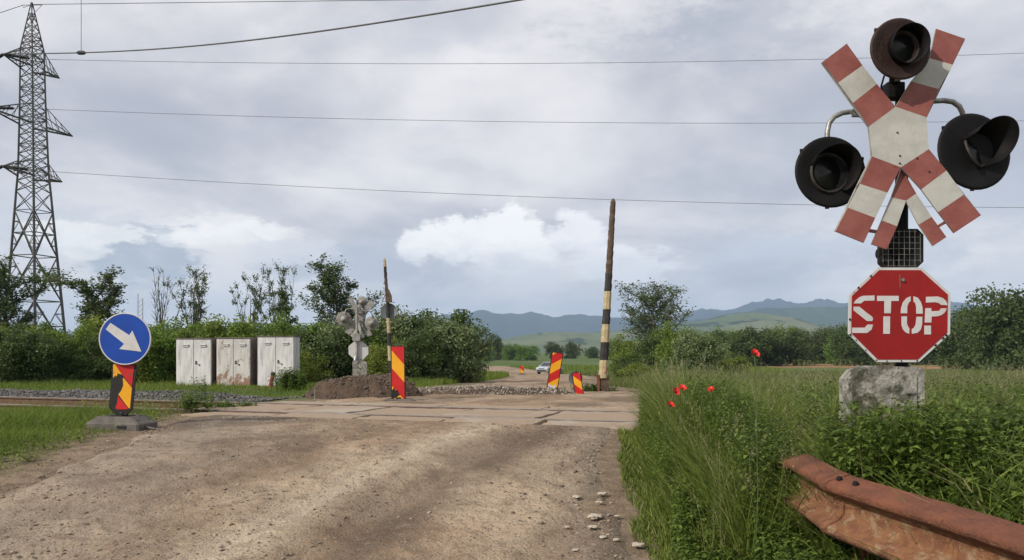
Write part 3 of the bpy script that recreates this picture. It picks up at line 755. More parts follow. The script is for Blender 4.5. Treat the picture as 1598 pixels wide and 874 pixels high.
# folded rims along the long edges
for (p, q) in [((1283, 97), (1356, 197.6)), ((1304, 361), (1361, 244)), ((1506, 60.4), (1445.8, 183)), ((1531, 336), (1449.6, 232.7)), ((1356, 197.6), (1361, 244))]:
    a, b = L(*p, dy + .012), L(*q, dy + .012); mb.tube([a + Vector((0, .01, 0)), b + Vector((0, .01, 0))], .006, 4, 2, sm=False)
mb.build('cross_board', [M['red'], M['white'], M['farwhite'], M['black']], sig)
mb = MB(); dy = -.125
arm(mb, [[(1407, 262), (1391, 308), (1414, 313), (1430, 302)], [(1391, 308), (1414, 313), (1400, 353), (1376, 344)], [(1376, 344), (1400, 353), (1384, 389), (1360, 381)],
         [(1414, 313), (1430, 302), (1454, 338.5), (1433.5, 350.5)], [(1433.5, 350.5), (1454, 338.5), (1477, 370), (1456, 384)]], dy, [0, 1, 0, 1, 0])
arm(mb, [[(1356, 357), (1368, 359), (1367, 364), (1355, 362)], [(1462, 352), (1474, 345), (1476, 349), (1464, 356)]], dy + .014, [0, 0])
mb.build('half_cross_board', [M['red'], M['white'], M['white']], sig)


def sig_light(px, py, rpx, dy, yaw, pitch, hood_len, hood_r, hoff=(0, 0), roll=0.0, hyaw=0.0, hpitch=0.0, mn=.06):
    """lamp with a round backing board, facing -Y turned by yaw/pitch; bowl behind, hood and lens in front"""
    c = L(px, py, dy); r = rpx / F * (SD + dy)
    fr = Matrix.Translation(c) @ Matrix.Rotation(yaw, 4, 'Z') @ Matrix.Rotation(pitch, 4, 'X') @ Matrix.Rotation(math.pi / 2, 4, 'X')   # local +Z -> -Y
    lp = bpy.data.objects.new('warning_lamp', None); lp.empty_display_size = .1; link(lp, sig)
    b = MB(); b.lathe([(.0, .0), (hood_r * .95, .0), (r * .80, .004), (r * .93, .014), (r, .010), (r, .0)], 40, fr); b.lathe([(r, .0), (r * .96, -.008), (r * .5, -.012), (0, -.012)], 40, fr, 1)
    for k in (0, 1, 2):
        a = k * 2.1 + .4; mloc = fr @ Vector((math.cos(a) * r * .99, math.sin(a) * r * .99, .004)); b.box(mloc, (.022, .012, .022))
    b.build('backing_board', [M['rustbrown' if py < 100 else 'rustblack'], M['farwhite']], lp)
    b = MB(); b.lathe([(0, -.19), (hood_r * .25, -.185), (hood_r * .30, -.15), (hood_r * .55, -.14), (hood_r * .62, -.09), (hood_r * .95, -.075), (hood_r * 1.0, -.014)], 28, fr); b.lathe([(hood_r * 1.04, -.05), (hood_r * 1.12, -.05), (hood_r * 1.12, -.03), (hood_r * 1.04, -.03)], 28, fr)
    b.build('lamp_housing', M['farwhite'], lp)
    ho = fr @ Matrix.Translation((hoff[0], hoff[1], 0)) @ Matrix.Rotation(hyaw, 4, 'Y') @ Matrix.Rotation(hpitch, 4, 'X') @ Matrix.Rotation(roll, 4, 'Z')
    b = MB(); n = 40; vs = []
    for k in range(n + 1):
        a = math.pi / 2 + (k / n - .5) * 2 * (3.1415 if mn > .2 else 1.9)
        up_ = (1 + math.cos(a - math.pi / 2)) / 2
        ln = hood_len * (mn + (1 - mn) * up_ ** 1.1)
        for (rr, h) in ((hood_r, .0), (hood_r * 1.03, ln * .5), (hood_r * 1.10, ln), (hood_r * 1.10 - .004, ln), (hood_r * 1.03 - .004, ln * .5), (hood_r - .004, .0)):
            vs.append(ho @ Vector((rr * math.cos(a), rr * math.sin(a), h)))
    fs = [(k * 6 + j, (k + 1) * 6 + j, (k + 1) * 6 + (j + 1) % 6, k * 6 + (j + 1) % 6) for k in range(n) for j in range(6)]
    b.add(vs, fs, 0, True)
    b.build('hood', [M['hoodblack']], lp)
    b = MB(); prof = [(0, .020)]
    for k in range(1, 9): rr = hood_r * .86 * k / 9; prof += [(rr - .002, .020 - .002 * k + .003), (rr, .020 - .002 * k)]
    b.lathe(prof, 32, ho, 0); b.lathe([(hood_r * .84, .003), (hood_r * .88, .016), (hood_r * .95, .014), (hood_r * .97, .003)], 32, ho, 1)
    b.build('lens', [M['lamp'], M['lamprim']], lp)
    return lp


sig_light(1404, 77, 48, -.26, R(3), R(0), .10, .104, (.022, .010), R(-40), R(7), 0, .55)
sig_light(1295, 269, 56, -.06, R(3), R(-3), .15, .135, (-.008, -.004), R(-36), R(8), R(0), .10)
sig_light(1519, 237, 61, -.06, R(7), R(-5), .25, .118, (.0, .0), R(-48), R(31), R(-15), .12)
mb = MB()
mb.tube([L(1345, 172, -.03), L(1330, 174, -.03), L(1315, 176, -.03), L(1302, 182, -.03), L(1294, 192, -.03), L(1291, 206, -.03), L(1291, 232, -.02)], .0165, 12)
mb.box(L(1337, 178, -.03), (.05, .04, .03)); mb.tube([L(1327, 176, -.045), L(1350, 186, -.05)], .006, 6)
mb.tube([L(1345, 172, -.03), L(1407, 172, 0)], .0165, 10)
mb.build('lamp_bracket', M['steel'], sig)
mb = MB()
mb.tube([L(1407, 160, 0), L(1455, 158, -.03), L(1473, 157, -.03), L(1487, 159, -.03), L(1497, 166, -.03), L(1502, 176, -.03), L(1505, 200, -.02)], .0165, 12)
mb.build('lamp_bracket', M['steel'], sig)
# bell box behind its wire grille
bell = MB()
def chm(a, b, c, d, k): return [(a + k, b), (c - k, b), (c, b + k), (c, d - k), (c - k, d), (a + k, d), (a, d - k), (a, b + k)]
bell.plate([L2(x, y, .02) for x, y in chm(1378, 358, 1438, 418, 9)], -.005, .10, 0)
bell.plate([L2(x, y, -.01) for x, y in chm(1374, 360, 1438, 419, 8)], .005, .03, 2)
bell.tube([L(1373, 396, .03), L(1369, 396, .03)], .03, 14, 0)
c = L(1409, 387, -.03); mt = Matrix.Translation(c) @ Matrix.Rotation(math.pi / 2, 4, 'X'); bell.lathe([(0, .02), (.02, .018), (.045, .008), (.075, -.01), (.078, -.02)], 24, mt, 1)
bo = bell.build('bell_box', [M['black'], M['rustblack'], M['lamprim']], sig)
gr = MB()
for k in range(8): x = 1378 + k * 8.3; kk = 7 if k in (0, 7) else 0; gr.tube([L(x, 359 + kk, -.06), L(x, 416 - kk, -.06)], .0012, 5)
for k in range(7): y = 361 + k * 9; kk = 6 if k in (0, 6) else 0; gr.tube([L(1377 + kk, y, -.061), L(1437 - kk, y, -.061)], .0012, 5)
for (x, y) in ((1378, 366), (1437, 366), (1378, 409), (1437, 409)): gr.tube([L(x, y, -.06), L(x, y, 0)], .002, 5)
gr.build('wire_grille', M['steel'], bo)
# the STOP sign
def Cc(x, y): return (1220 + x * .32034, 380 + y * .32034)
OCT = [Cc(470, 117), Cc(683, 117), Cc(823, 243), Cc(820, 440), Cc(668, 578), Cc(462, 578), Cc(325, 442), Cc(329, 250)]
cxo = sum(p[0] for p in OCT) / 8; cyo = sum(p[1] for p in OCT) / 8
mb = MB(); mb.plate([L2(*p, -.07) for p in OCT], -.070, -.058, 0, 0, 0)
inn = [(cxo + (p[0] - cxo) * .945, cyo + (p[1] - cyo) * .945) for p in OCT]
mb.plate([L2(*p, -.073) for p in inn], -.073, -.069, 1)
mb.plate([L2(*p, -.05) for p in ((1392, 440), (1424, 440), (1424, 446), (1392, 446))], -.057, -.03, 0); mb.plate([L2(*p, -.05) for p in ((1392, 535), (1424, 535), (1424, 541), (1392, 541))], -.057, -.03, 0)
c = L(1408, 437, -.075); mb.tube([c, c + Vector((0, -.014, 0))], .010, 6, 2)
sso = mb.build('stop_sign', [M['signwhite'], M['signred'], M['steel']], sig)
rc = random.Random(3); chips = MB()
for q in range(16):
    k = rc.choice([(329, 250, 325, 442), (325, 442, 462, 578), (462, 578, 668, 578), (470, 117, 329, 250), (668, 578, 820, 440)]); u_ = rc.random(); cx_, cy_ = k[0] + (k[2] - k[0]) * u_, k[1] + (k[3] - k[1]) * u_
    cx_ += (575 - cx_) * .025; cy_ += (347 - cy_) * .025; ra = rc.uniform(2.5, 7)
    pp_ = [L2(*Cc(cx_ + math.cos(a) * ra * rc.uniform(.5, 1.2), cy_ + math.sin(a) * ra * rc.uniform(.5, 1.4)), -.0765) for a in [k_ * 1.047 for k_ in range(6)]]
    chips.plate(pp_, -.0765, -.0735, 0)
chips.plate([L2(*Cc(*p), -.0765) for p in ((572, 150), (578, 150), (580, 200), (577, 226), (573, 200))], -.0765, -.0735, 1)
co_ = chips.build('paint_chips', [M['rustblack'], M['red']], sso); co_['kind'] = 'stuff'
glyph = [[(350, 292), (362, 275), (378, 262), (395, 255), (452, 253), (452, 278), (402, 279), (386, 292)], [(350, 308), (378, 308), (412, 336), (440, 356), (445, 366), (441, 378), (415, 378), (350, 326)],
         [(343, 410), (405, 410), (418, 395), (445, 395), (437, 420), (416, 436), (343, 436)],
         [(465, 255), (570, 255), (570, 280), (533, 280), (531, 340), (500, 340), (500, 280), (465, 280)], [(496, 355), (528, 355), (527, 440), (495, 440)],
         [(628, 257), (608, 266), (590, 288), (582, 315), (580, 340), (611, 340), (612, 305), (619, 288), (628, 281)], [(642, 257), (664, 265), (678, 285), (686, 312), (687, 342), (656, 342), (655, 306), (650, 290), (642, 283)],
         [(583, 355), (610, 355), (610, 390), (616, 406), (622, 413), (621, 440), (603, 433), (590, 417), (584, 398)], [(657, 357), (685, 357), (684, 395), (677, 420), (662, 435), (634, 440), (634, 417), (645, 410), (653, 394)],
         [(703, 260), (760, 258), (785, 266), (800, 279), (807, 296), (806, 301), (775, 299), (765, 290), (748, 286), (703, 288)], [(700, 315), (729, 315), (729, 330), (768, 328), (776, 316), (804, 316), (796, 334), (780, 348), (757, 355), (730, 356), (729, 385), (697, 385)],
         [(695, 400), (727, 400), (727, 443), (695, 443)]]
mb = MB()
for gl in glyph: mb.plate([L2(*Cc(*p), -.0755) for p in gl], -.0755, -.0725, 0)
mb.build('lettering', M['signwhite'], sso)
# concrete footing box
mb = MB()
prof = [(1331, 592), (1342, 578), (1360, 571), (1440, 573), (1443, 582), (1443, 752), (1329, 752)]
mb.plate([L2(*p, -.045) for p in prof], -.045, .16, 0)
mb.plate([L2(*p, -.05) for p in ((1352, 585), (1430, 588), (1430, 640), (1354, 642))], -.056, -.04, 0)
mb.box(L(1420, 612, -.06), (.05, .03, .015), 1); mb.tube([L(1407, 575, .1), L(1407, 540, .05)], .05, 12, 1)
mb.build('footing_box', [M['concrete'], M['steel'], M['white']], sig)

# the far signal, seen from behind
fx = P(559, 600, 22.5); far = copy_tree(sig); far.location = (fx.x - .04, 22.5, .92 - .88 * (1.128 - SZ)); far.scale = (.88, .88, .88); far.rotation_euler = (0, 0, math.pi + R(6))
far['label'] = 'weathered crossing signal seen from behind, above the heap of brown soil'
for ch in far.children:
    if ch.name.startswith('post') or ch.name.startswith('bell'):
        for sl_ in ch.material_slots: sl_.link = 'OBJECT'; sl_.material = M['farwhite']

# ------------------------------------------------------------------ delineators and the arrow sign
def stripe_panel(name, wd, ht, slope, parent, first=0, period=None, black=None, t=.03):
    """striped panel in x (centred), z from 0 to ht, facing -Y"""
    mb = MB(); mb.box((0, .012, ht / 2), (wd + .035, t, ht + .04), 2, ch=.006)
    per = period or wd * 1.12
    rect = [(-wd / 2, .0), (wd / 2, .0), (wd / 2, ht), (-wd / 2, ht)]
    k0 = -6
    for k in range(k0, 14):
        lo, hi = ht - (k + 1) * per * .5 + first, ht - k * per * .5 + first
        pl_ = clip(clip(rect, slope, 1, hi), -slope, -1, -lo)     # lo <= z + slope*x <= hi
        if len(pl_) > 2: mb.plate(pl_, -.0065, -.0045, k % 2)
    if black: mb.plate(black, -.0095, -.0065, 2)
    return mb.build(name, [M['stripered'], M['yellow'], M['black']], parent)


def foot(parent, wd, dp, h, rz_=0.0, seed=0):
    """moulded rubber base plate with sloping ends, slot and handholds"""
    mb = MB(); r_ = Matrix.Rotation(rz_, 3, 'Z')
    def ring(w1, d1, z): return [Vector((-w1 / 2, -d1 / 2 + d1 * .04, z)), Vector((-w1 / 2 + w1 * .03, -d1 / 2, z)), Vector((w1 / 2 - w1 * .03, -d1 / 2, z)), Vector((w1 / 2, -d1 / 2 + d1 * .04, z)), Vector((w1 / 2, d1 / 2 - d1 * .04, z)), Vector((w1 / 2 - w1 * .03, d1 / 2, z)), Vector((-w1 / 2 + w1 * .03, d1 / 2, z)), Vector((-w1 / 2, d1 / 2 - d1 * .04, z))]
    rings = [ring(wd, dp, -.03), ring(wd, dp, h * .35), ring(wd * .93, dp * .9, h * .5), ring(wd * .62, dp * .8, h), ring(wd * .50, dp * .55, h), ring(wd * .48, dp * .5, h * .82)]
    vs = [r_ @ v for q in rings for v in q]; fs = []
    for i in range(len(rings) - 1):
        for k in range(8): fs.append((i * 8 + k, i * 8 + (k + 1) % 8, i * 8 + 8 + (k + 1) % 8, i * 8 + 8 + k))
    fs.append([(len(rings) - 1) * 8 + k for k in range(8)])
    mb.add(vs, fs)
    for sx in (-1, 1):
        for k in (-.25, .25): mb.box(r_ @ Vector((sx * wd * .36, k * dp, h * .66)), (wd * .10, dp * .16, h * .25), 1, Matrix.Rotation(rz_, 3, 'Z') @ Matrix.Rotation(sx * .35, 3, 'Y'))
    mb.box(r_ @ Vector((0, 0, h * 1.0)), (wd * .14, dp * .3, h * .7), 1, r_, ch=.008)
    mb.box(r_ @ Vector((wd * .2, -dp * .5, h * .12)), (wd * .16, .02, h * .24), 1, r_)
    return mb.build('rubber_foot', [M['rubber'], M['black']], parent)


AD = 9.2
def A(x, y): return (130 + x * .2403, 470 + y * .2403)
ax = (194 - CX) / F * AD; az_ = gz(ax, AD)
ar = empty('arrow_sign', (ax, AD, az_), 'round blue sign with white arrow on a torn striped panel, left of the road', 'road sign')
def AL(px, py, d=AD): v = P(px, py, d); return (v.x - ax, v.z - az_)
c = AL(*A(298, 246)); rr = 40.3 / F * AD
mb = MB(); fr = Matrix.Translation((c[0], -.10, c[1])) @ Matrix.Rotation(math.pi / 2, 4, 'X')
mb.lathe([(0, 0), (rr * .955, 0)], 56, fr, 0, sm=False); mb.lathe([(rr * .955, .0), (rr * .965, .003), (rr, .003), (rr, -.012), (rr * .97, -.014), (0, -.014)], 56, fr, 1)
disc = mb.build('blue_disc', [M['blue'], M['signwhite']], ar)
mb = MB(); mb.plate([AL(*A(*p)) for p in [(205, 143), (175, 184), (293, 278), (262, 311), (404, 328), (346, 192), (326, 222)]], -.104, -.1005, 0); mb.build('arrow', M['signwhite'], disc)
pan = MB()
pan.plate([AL(*A(*p)) for p in [(208, 398), (360, 410), (332, 705), (290, 738), (215, 728), (180, 690)]], -.055, -.03, 2)
pan.plate([AL(*A(*p)) for p in [(210, 412), (222, 408), (266, 475), (240, 468), (232, 490), (226, 480), (210, 497)]], -.0585, -.055, 1)
pan.plate([AL(*A(*p)) for p in [(226, 408), (346, 416), (331, 556), (270, 478)]], -.0585, -.055, 0)
pan.plate([AL(*A(*p)) for p in [(272, 500), (280, 500), (331, 562), (318, 696), (308, 690), (244, 604), (262, 580), (276, 545)]], -.0585, -.055, 1)
pan.plate([AL(*A(*p)) for p in [(240, 612), (306, 694), (304, 700), (234, 700), (224, 690), (236, 660)]], -.0585, -.055, 0)
pan.build('striped_panel', [M['stripered'], M['yellow'], M['black']], ar)
mb = MB(); p0 = AL(*A(250, 775)); p1 = AL(*A(280, 400)); mb.tube([(p0[0], -.01, -.02), (p1[0], -.01, p1[1] + .05)], .018, 8)
mb.build('sign_post', M['darksteel'], ar)
f_ = foot(ar, .70, .36, .13, R(-12)); f_.location = (-.03, .0, .02)
mb = MB(); a, b = AL(*A(335, 720)), AL(*A(440, 820)); mb.tube([(a[0], -.02, a[1]), (a[0] + .12, -.06, a[1] - .10), (b[0] - .02, -.12, b[1] + .02), (b[0] + .12, -.16, b[1] - .0)], .012, 6); mb.build('loose_strap', M['rubber'], ar)


def delineator(name, px0, py0, px1, py1, d, wd, slope, label, feetw=.6, per=None, lean_y=0.0, black=None, first=0.0, group='striped road work delineators'):
    """panel whose middle line runs from (px0,py0) bottom to (px1,py1) top"""
    b = P(px0, py0, d); t_ = P(px1, py1, d); z0 = gz(b.x, d)
    root = empty(name, (b.x, d, z0), label, 'delineator', group)
    ht = (t_ - b).length; ang = math.atan2(t_.x - b.x, t_.z - b.z)
    p = stripe_panel('striped_panel', wd, ht, slope, root, first, per, black)
    p.location = (0, -.02, b.z - z0); p.rotation_euler = (lean_y, ang, 0)
    return root


d1 = delineator('delineator', 622, 623, 621, 541, 13.8, .215, 1.15, 'upright red and yellow striped panel standing on the tracks before the soil heap', per=.62, first=.12, black=[(-.11, 0.16), (-.07, .20), (-.05, .15), (-.01, .17), (.01, .10), (.045, .09), (.0, .06), (-.05, .03), (-.11, .0)])
foot(d1, .62, .34, .07, 0)
mb = MB(); mb.tube([(-.01, 0, 0), (-.01, 0, 1.05)], .014, 8); mb.build('panel_post', M['darksteel'], d1)
d2 = delineator('delineator', 862, 604, 870, 551, 16.5, .205, -.75, 'leaning red and yellow striped panel hiding part of the silver car', per=.40, first=.02, lean_y=.08)
f2 = foot(d2, .55, .32, .12, R(20)); f2.location = (.0, .0, .0)
mb = MB(); mb.box((-.02, -.10, .16), (.16, .012, .05), 0, Matrix.Rotation(.5, 3, 'Y')); mb.box((.03, -.08, .13), (.05, .012, .13), 0, Matrix.Rotation(.3, 3, 'Y')); mb.build('torn_foil', M['signwhite'], d2)
d3 = delineator('delineator', 904, 615, 899, 582, 16.0, .15, .95, 'short striped panel with a round grey sign behind it, beside the barrier post', per=.34, first=.05)
mb = MB(); c = P(898, 590, 16.06); mb.lathe([(0, 0), (.135, 0), (.142, .004), (.142, -.008), (0, -.012)], 32, Matrix.Translation((c.x - d3.location.x, .05, c.z - d3.location.z)) @ Matrix.Rotation(math.pi / 2, 4, 'X'))
mb.build('round_sign_back', M['greysign'], d3)
mb = MB(); mb.tube([(-.06, .04, 0), (-.07, .04, .55)], .012, 8); mb.box((-.03, .02, .01), (.2, .2, .05), 0, ch=.01); mb.build('panel_post', M['darksteel'], d3)
d4 = delineator('delineator', 815, 583, 814, 571, 78, .32, 1.0, 'tiny distant striped panel left of the silver car', per=.8)
foot(d4, .8, .4, .16, 0)

# ------------------------------------------------------------------ barrier arms
def barrier(name, pts, d, w0, w1, bands, label, lean=0):
    b0 = P(*pts[0], d); b1 = P(*pts[-1], d); z0 = gz(b0.x, d)
    root = empty(name, (b0.x, d, z0), label, 'barrier', 'raised barrier arms of the level crossing')
    mb = MB()
    nseg = 60; ys = [pts[0][1] + (pts[-1][1] - pts[0][1]) * i / nseg for i in range(nseg + 1)]
    base = None; rings = []
    for i, yv in enumerate(ys):
        xv = np.interp(-yv, [-p[1] for p in pts], [p[0] for p in pts]); k = i / nseg
        c = P(float(xv), yv, d) - root.location; r_ = (w0 + (w1 - w0) * k) / F * d / 2 * (1 + .05 * math.sin(i * 1.7)) * (1.0 if i < nseg else .35)
        rings.append([c + Vector((math.cos(a) * r_ + .004 * math.sin(i * 2.3), math.sin(a) * r_, .0)) for a in [2 * math.pi * (j + .5) / 8 for j in range(8)]])
    for i in range(nseg):
        ym = (ys[i] + ys[i + 1]) / 2; mi = 0
        for (ya_, yb_, m_) in bands:
            if ya_ <= ym < yb_: mi = m_
        base = len(mb.v); mb.v += [tuple(v) for v in rings[i] + rings[i + 1]]
        for k in range(8): mb.f.append([base + k, base + (k + 1) % 8, base + 8 + (k + 1) % 8, base + 8 + k]); mb.m.append(mi); mb.sm.append(False)
    mb.add(rings[-1], [list(range(8))], 0)
    mb.build('barrier_arm', [M['wood'], M['paintblack'], M['creme']], root)
    return root


b1 = barrier('crossing_barrier', [(941, 590), (944, 535), (950, 430), (957, 310)], 17.0, 15, 8.5, [(310, 429, 0), (429, 455, 1), (455, 482, 2), (482, 508, 1), (508, 535, 2), (535, 561, 1), (561, 600, 2)], 'tall raised barrier arm, bare brown wood above black and yellow bands')
mb = MB(); w_ = P(941, 600, 17) - b1.location
mb.box((w_.x + .02, .05, .18), (.20, .2, .40), 0, ch=.01); mb.box((w_.x - .10, .0, .20), (.05, .16, .38), 1, ch=.008); mb.box((w_.x - .14, -.03, .37), (.12, .06, .025), 1); mb.tube([(w_.x - .02, -.08, .38), (w_.x + .06, -.1, .46), (w_.x + .09, -.1, .56)], .012, 6, 1); mb.box((w_.x, .05, .0), (.34, .3, .07), 2)
mb.build('pivot_housing', [M['wood'], M['rust'], M['concrete']], b1)
b2 = barrier('crossing_barrier', [(611, 603), (606, 500), (603, 450), (600, 403)], 18.5, 7.5, 4.5, [(403, 417, 2), (417, 432, 1), (432, 447, 0), (447, 473, 0), (473, 496, 1), (496, 520, 2), (520, 541, 1), (541, 563, 2), (563, 583, 1), (583, 604, 2)], 'thin raised barrier arm behind the heap, with a grey disc halfway up')
mb = MB(); c = P(606, 486, 18.5) - b2.location; mb.lathe([(0, 0), (.185, 0), (.195, .005), (.195, -.008), (0, -.012)], 32, Matrix.Translation((c.x, .06, c.z)) @ Matrix.Rotation(math.pi / 2, 4, 'X')); mb.build('round_sign_back', M['greysign'], b2)
mb = MB(); c = P(605, 472, 18.5) - b2.location
mb.plate([(c.x - .02, c.z), (c.x + .10, c.z), (c.x + .09, c.z + .16), (c.x + .03, c.z + .30), (c.x, c.z + .33)], -.06, .04, 0); mb.tube([(c.x - .13, 0, c.z - .0), (c.x - .06, 0, c.z + .18)], .008, 6); mb.tube([(c.x - .12, 0, c.z + .03), (c.x + .17, 0, c.z + .0)], .008, 6)
mb.build('signal_bracket', M['wood'], b2)
mb = MB(); mb.box((.02, .08, .12), (.18, .2, .26), 0, ch=.01); mb.build('pivot_housing', M['rustblack'], b2)

# ------------------------------------------------------------------ relay cabinets
CD = 23.5
def cabinet(px0, px1, ytop, ybot, m_, label, side):
    a = P(px0, ybot, CD); b = P(px1, ytop, CD); wd = b.x - a.x; z0 = gz((a.x + b.x) / 2, CD); z1 = b.z
    root = empty('relay_cabinet', ((a.x + b.x) / 2, CD, z0), label, 'cabinet', 'relay cabinets in a row by the track')
    H = z1 - z0; zb = a.z - z0; dp = .62
    mb = MB(); mb.box((0, dp / 2, (H + zb) / 2), (wd, dp, H - zb), 0, ch=.008)
    mb.box((wd / 2 + .001, dp / 2, (H + zb) / 2), (.006, dp - .03, H - zb - .04), 1)
    mb.build('body', [m_, side], root)
    mb = MB(); mb.box((0, dp / 2 - .01, H + .012), (wd + .05, dp + .06, .03), 0, ch=.006); mb.build('roof', M['cabside'], root)
    mb = MB(); mb.box((0, dp / 2, zb - .06), (wd - .05, dp - .04, .14)); mb.build('plinth', M['concrete'], root)
    for s_ in (-1, 1):
        d_ = MB(); cxx = s_ * wd * .247; d_.box((cxx, -.012, (H + zb) / 2), (wd * .475, .022, H - zb - .05), 0, ch=.005)
        dr = d_.build('door', m_, root)
        v_ = MB(); v_.box((cxx + .03, -.034, H - .20), (.17, .022, .085), 0, ch=.006); v_.box((cxx + .03, -.050, H - .18), (.18, .03, .012), 0, Matrix.Rotation(.5, 3, 'X')); v_.build('vent', M['signwhite'], dr)
        if s_ > 0:
            h_ = MB(); h_.tube([(wd * .07, -.03, H * .52), (wd * .07, -.06, H * .52), (wd * .13, -.065, H * .49)], .011, 6); h_.box((wd * .07, -.028, H * .52), (.05, .012, .10)); h_.box((wd * .17, -.028, H * .47), (.03, .012, .05)); h_.build('handle', M['darksteel'], dr)
    return root


cabinet(275, 330, 529, 607, M['cab'], 'leftmost relay cabinet, plain greyish white, weeds before its doors', M['cabside'])
cabinet(338, 391, 528, 607, M['cabrust'], 'middle relay cabinet with rusty stains on its two doors', M['cabside'])
cabinet(402, 459, 525.5, 604, M['cab'], 'rightmost relay cabinet, cleanest white, behind the leaning red pipe', M['cab'])

a = P(421, 607, 20); pz = gz(a.x, 20)
pip = empty('marker_pipe', (a.x, 20, pz), 'short leaning dark red pipe with black cap before the right cabinet', 'pipe')
mb = MB(); b = P(426, 584, 20); mb.tube([(0, 0, -.05), (b.x - a.x, 0, b.z - pz)], [.055, .05], 14); mb.build('pipe', M['redpipe'], pip)
mb = MB(); mb.tube([(b.x - a.x - .003, 0, b.z - pz - .02), (b.x - a.x + .01, 0, b.z - pz + .05)], [.062, .055], 14); mb.build('cap', M['black'], pip)
a = P(491, 629, 13.6); mb = MB(); mb.tube([(0, 0, 0), (.005, 0, .24)], .010, 6); o = mb.build('stake', M['steel']); o.location = (a.x, 13.6, gz(a.x, 13.6)); tag(o, 'thin grey metal stake at the left end of the soil heap', 'stake')

# ------------------------------------------------------------------ guardrail
gp = [(2.25, 2.2, .16), (2.01, 3.1, .20), (1.71, 4.2, .251)]
def beam(name, path, parent, seed):
    prof = [(.060, -.050), (.052, .0), (.035, .006), (-.070, -.030), (-.084, -.045), (-.086, -.068), (-.075, -.078), (-.012, -.112), (.008, -.135), (.008, -.20), (-.02, -.235), (-.078, -.262), (-.086, -.285), (-.07, -.31), (.0, -.33), (.03, -.335)]
    pts = []
    for i in range(len(path) - 1):
        a, b = Vector(path[i]), Vector(path[i + 1]); n = max(2, int((b - a).length / .06))
        for k in range(n): pts.append(a.lerp(b, k / n))
    pts.append(Vector(path[-1])); rnd = random.Random(seed)
    mb = MB(); q = len(prof); th = .006; vs = []
    for i, p in enumerate(pts):
        d = (pts[min(i + 1, len(pts) - 1)] - pts[max(i - 1, 0)]); side = Vector((d.y, -d.x, 0)).normalized()      # to the right of travel
        wob = .0012 * math.sin(i * .35 + seed) + rnd.uniform(-.0005, .0005)
        for (u_, v_) in prof: vs.append(p + side * (u_ + wob) + Vector((0, 0, v_ + wob)))
    nb_ = len(vs); back = []
    for i, p in enumerate(pts):
        d = (pts[min(i + 1, len(pts) - 1)] - pts[max(i - 1, 0)]); side = Vector((d.y, -d.x, 0)).normalized()
        for j in range(q): back.append(vs[i * q + j] + side * th + Vector((0, 0, -th)))
    fs = []; mi = []
    for i in range(len(pts) - 1):
        for j in range(q - 1):
            a = i * q + j; mb.f.append([a, a + q, a + q + 1, a + 1]); mb.m.append(0 if j < 5 else 1); mb.sm.append(True)
            mb.f.append([nb_ + a, nb_ + a + 1, nb_ + a + q + 1, nb_ + a + q]); mb.m.append(0); mb.sm.append(True)
    for i in (0, len(pts) - 1):
        for j in range(q - 1): a = i * q + j; mb.f.append([a, a + 1, nb_ + a + 1, nb_ + a]); mb.m.append(0); mb.sm.append(False)
    mb.v = [tuple(v) for v in vs + back]
    return mb.build(name, [M['rust'], M['rustface']], parent)


gr_ = empty('guardrail', (1.95, 3.3, gz(1.95, 3.3)), 'rusty red steel guardrail disappearing into the grass on the right', 'guardrail')
def rel(path, o): return [tuple(Vector(p) - o.location) for p in path]
beam('rail_beam', rel(gp, gr_), gr_, 1)
beam('rail_beam', rel([(1.722, 4.12, .250), (1.746, 4.75, .275), (1.79, 5.1, .22), (1.84, 5.8, .12), (1.92, 7.0, .22), (1.98, 8.1, .49), (2.0, 8.7, .53)], gr_), gr_, 2)
for (x, y, zt) in ((2.20, 2.6, .02), (1.82, 4.25, .12), (1.93, 6.4, .3), (2.06, 8.3, .4)):
    mb = MB(); c = Vector((x, y, 0)) - gr_.location; zb = gz(x, y) - .1
    mb.box((c.x + .07, c.y, (zt + zb) / 2 - gr_.location.z), (.05, .10, zt - zb), 0); mb.box((c.x + .045, c.y, (zt + zb) / 2 - gr_.location.z), (.008, .13, zt - zb)); mb.build('rail_post', M['rust'], gr_)
for (y, z) in ((3.98, -.035), (4.10, -.035)):
    mb = MB()
    x = np.interp(y, [p[1] for p in gp], [p[0] for p in gp]) - .035; zt = np.interp(y, [p[1] for p in gp], [p[2] for p in gp]); c = Vector((x, y, zt - .014)) - gr_.location
    mb.lathe([(0, .018), (.010, .016), (.017, .004), (.017, 0)], 12, Matrix.Translation(c))
    mb.build('bolt', M['rustblack'], gr_)

# ------------------------------------------------------------------ pylon and wires
PD = 75.0; pc = P(55, 548, PD); pzb = gz(pc.x, PD)
py = empty('power_pylon', (pc.x, PD, pzb), 'tall steel lattice power pylon at the left edge', 'pylon', rz=0)
def zpx(y): return CAMZ + (HY - y) / F * PD - pzb
lv = [(4, 1.2), (30, 8), (52, 13), (78, 19)] 
prof = [(4, 1.0), (78, 18.5), (175, 20.5), (270, 24), (300, 27), (520, 47), (560, 51)]
def hw(y): return float(np.interp(y, [p[0] for p in prof], [p[1] for p in prof])) / F * PD
VA = math.atan(.605); vb = Vector((math.cos(VA), math.sin(VA), 0)); va = Vector((-math.sin(VA), math.cos(VA), 0))
def corner(k, y): h = hw(y) / 1.169; return (vb, va, -vb, -va)[k] * h + Vector((0, 0, zpx(y))) + Vector((-(548 - y) * .010 * PD / F, 0, 0))
mb = MB()
for k in range(4): mb.tube([corner(k, y) for y in (4, 78, 175, 270, 300, 400, 560)], [.05, .08, .10, .11, .12, .14, .16], 4, sm=False)
mb.build('corner_legs', M['pylon'], py)
levels = [4, 22, 36, 48, 60, 70, 78, 92, 108, 124, 140, 156, 172, 186, 200, 214, 228, 242, 256, 270, 284, 300, 330]
mb = MB()
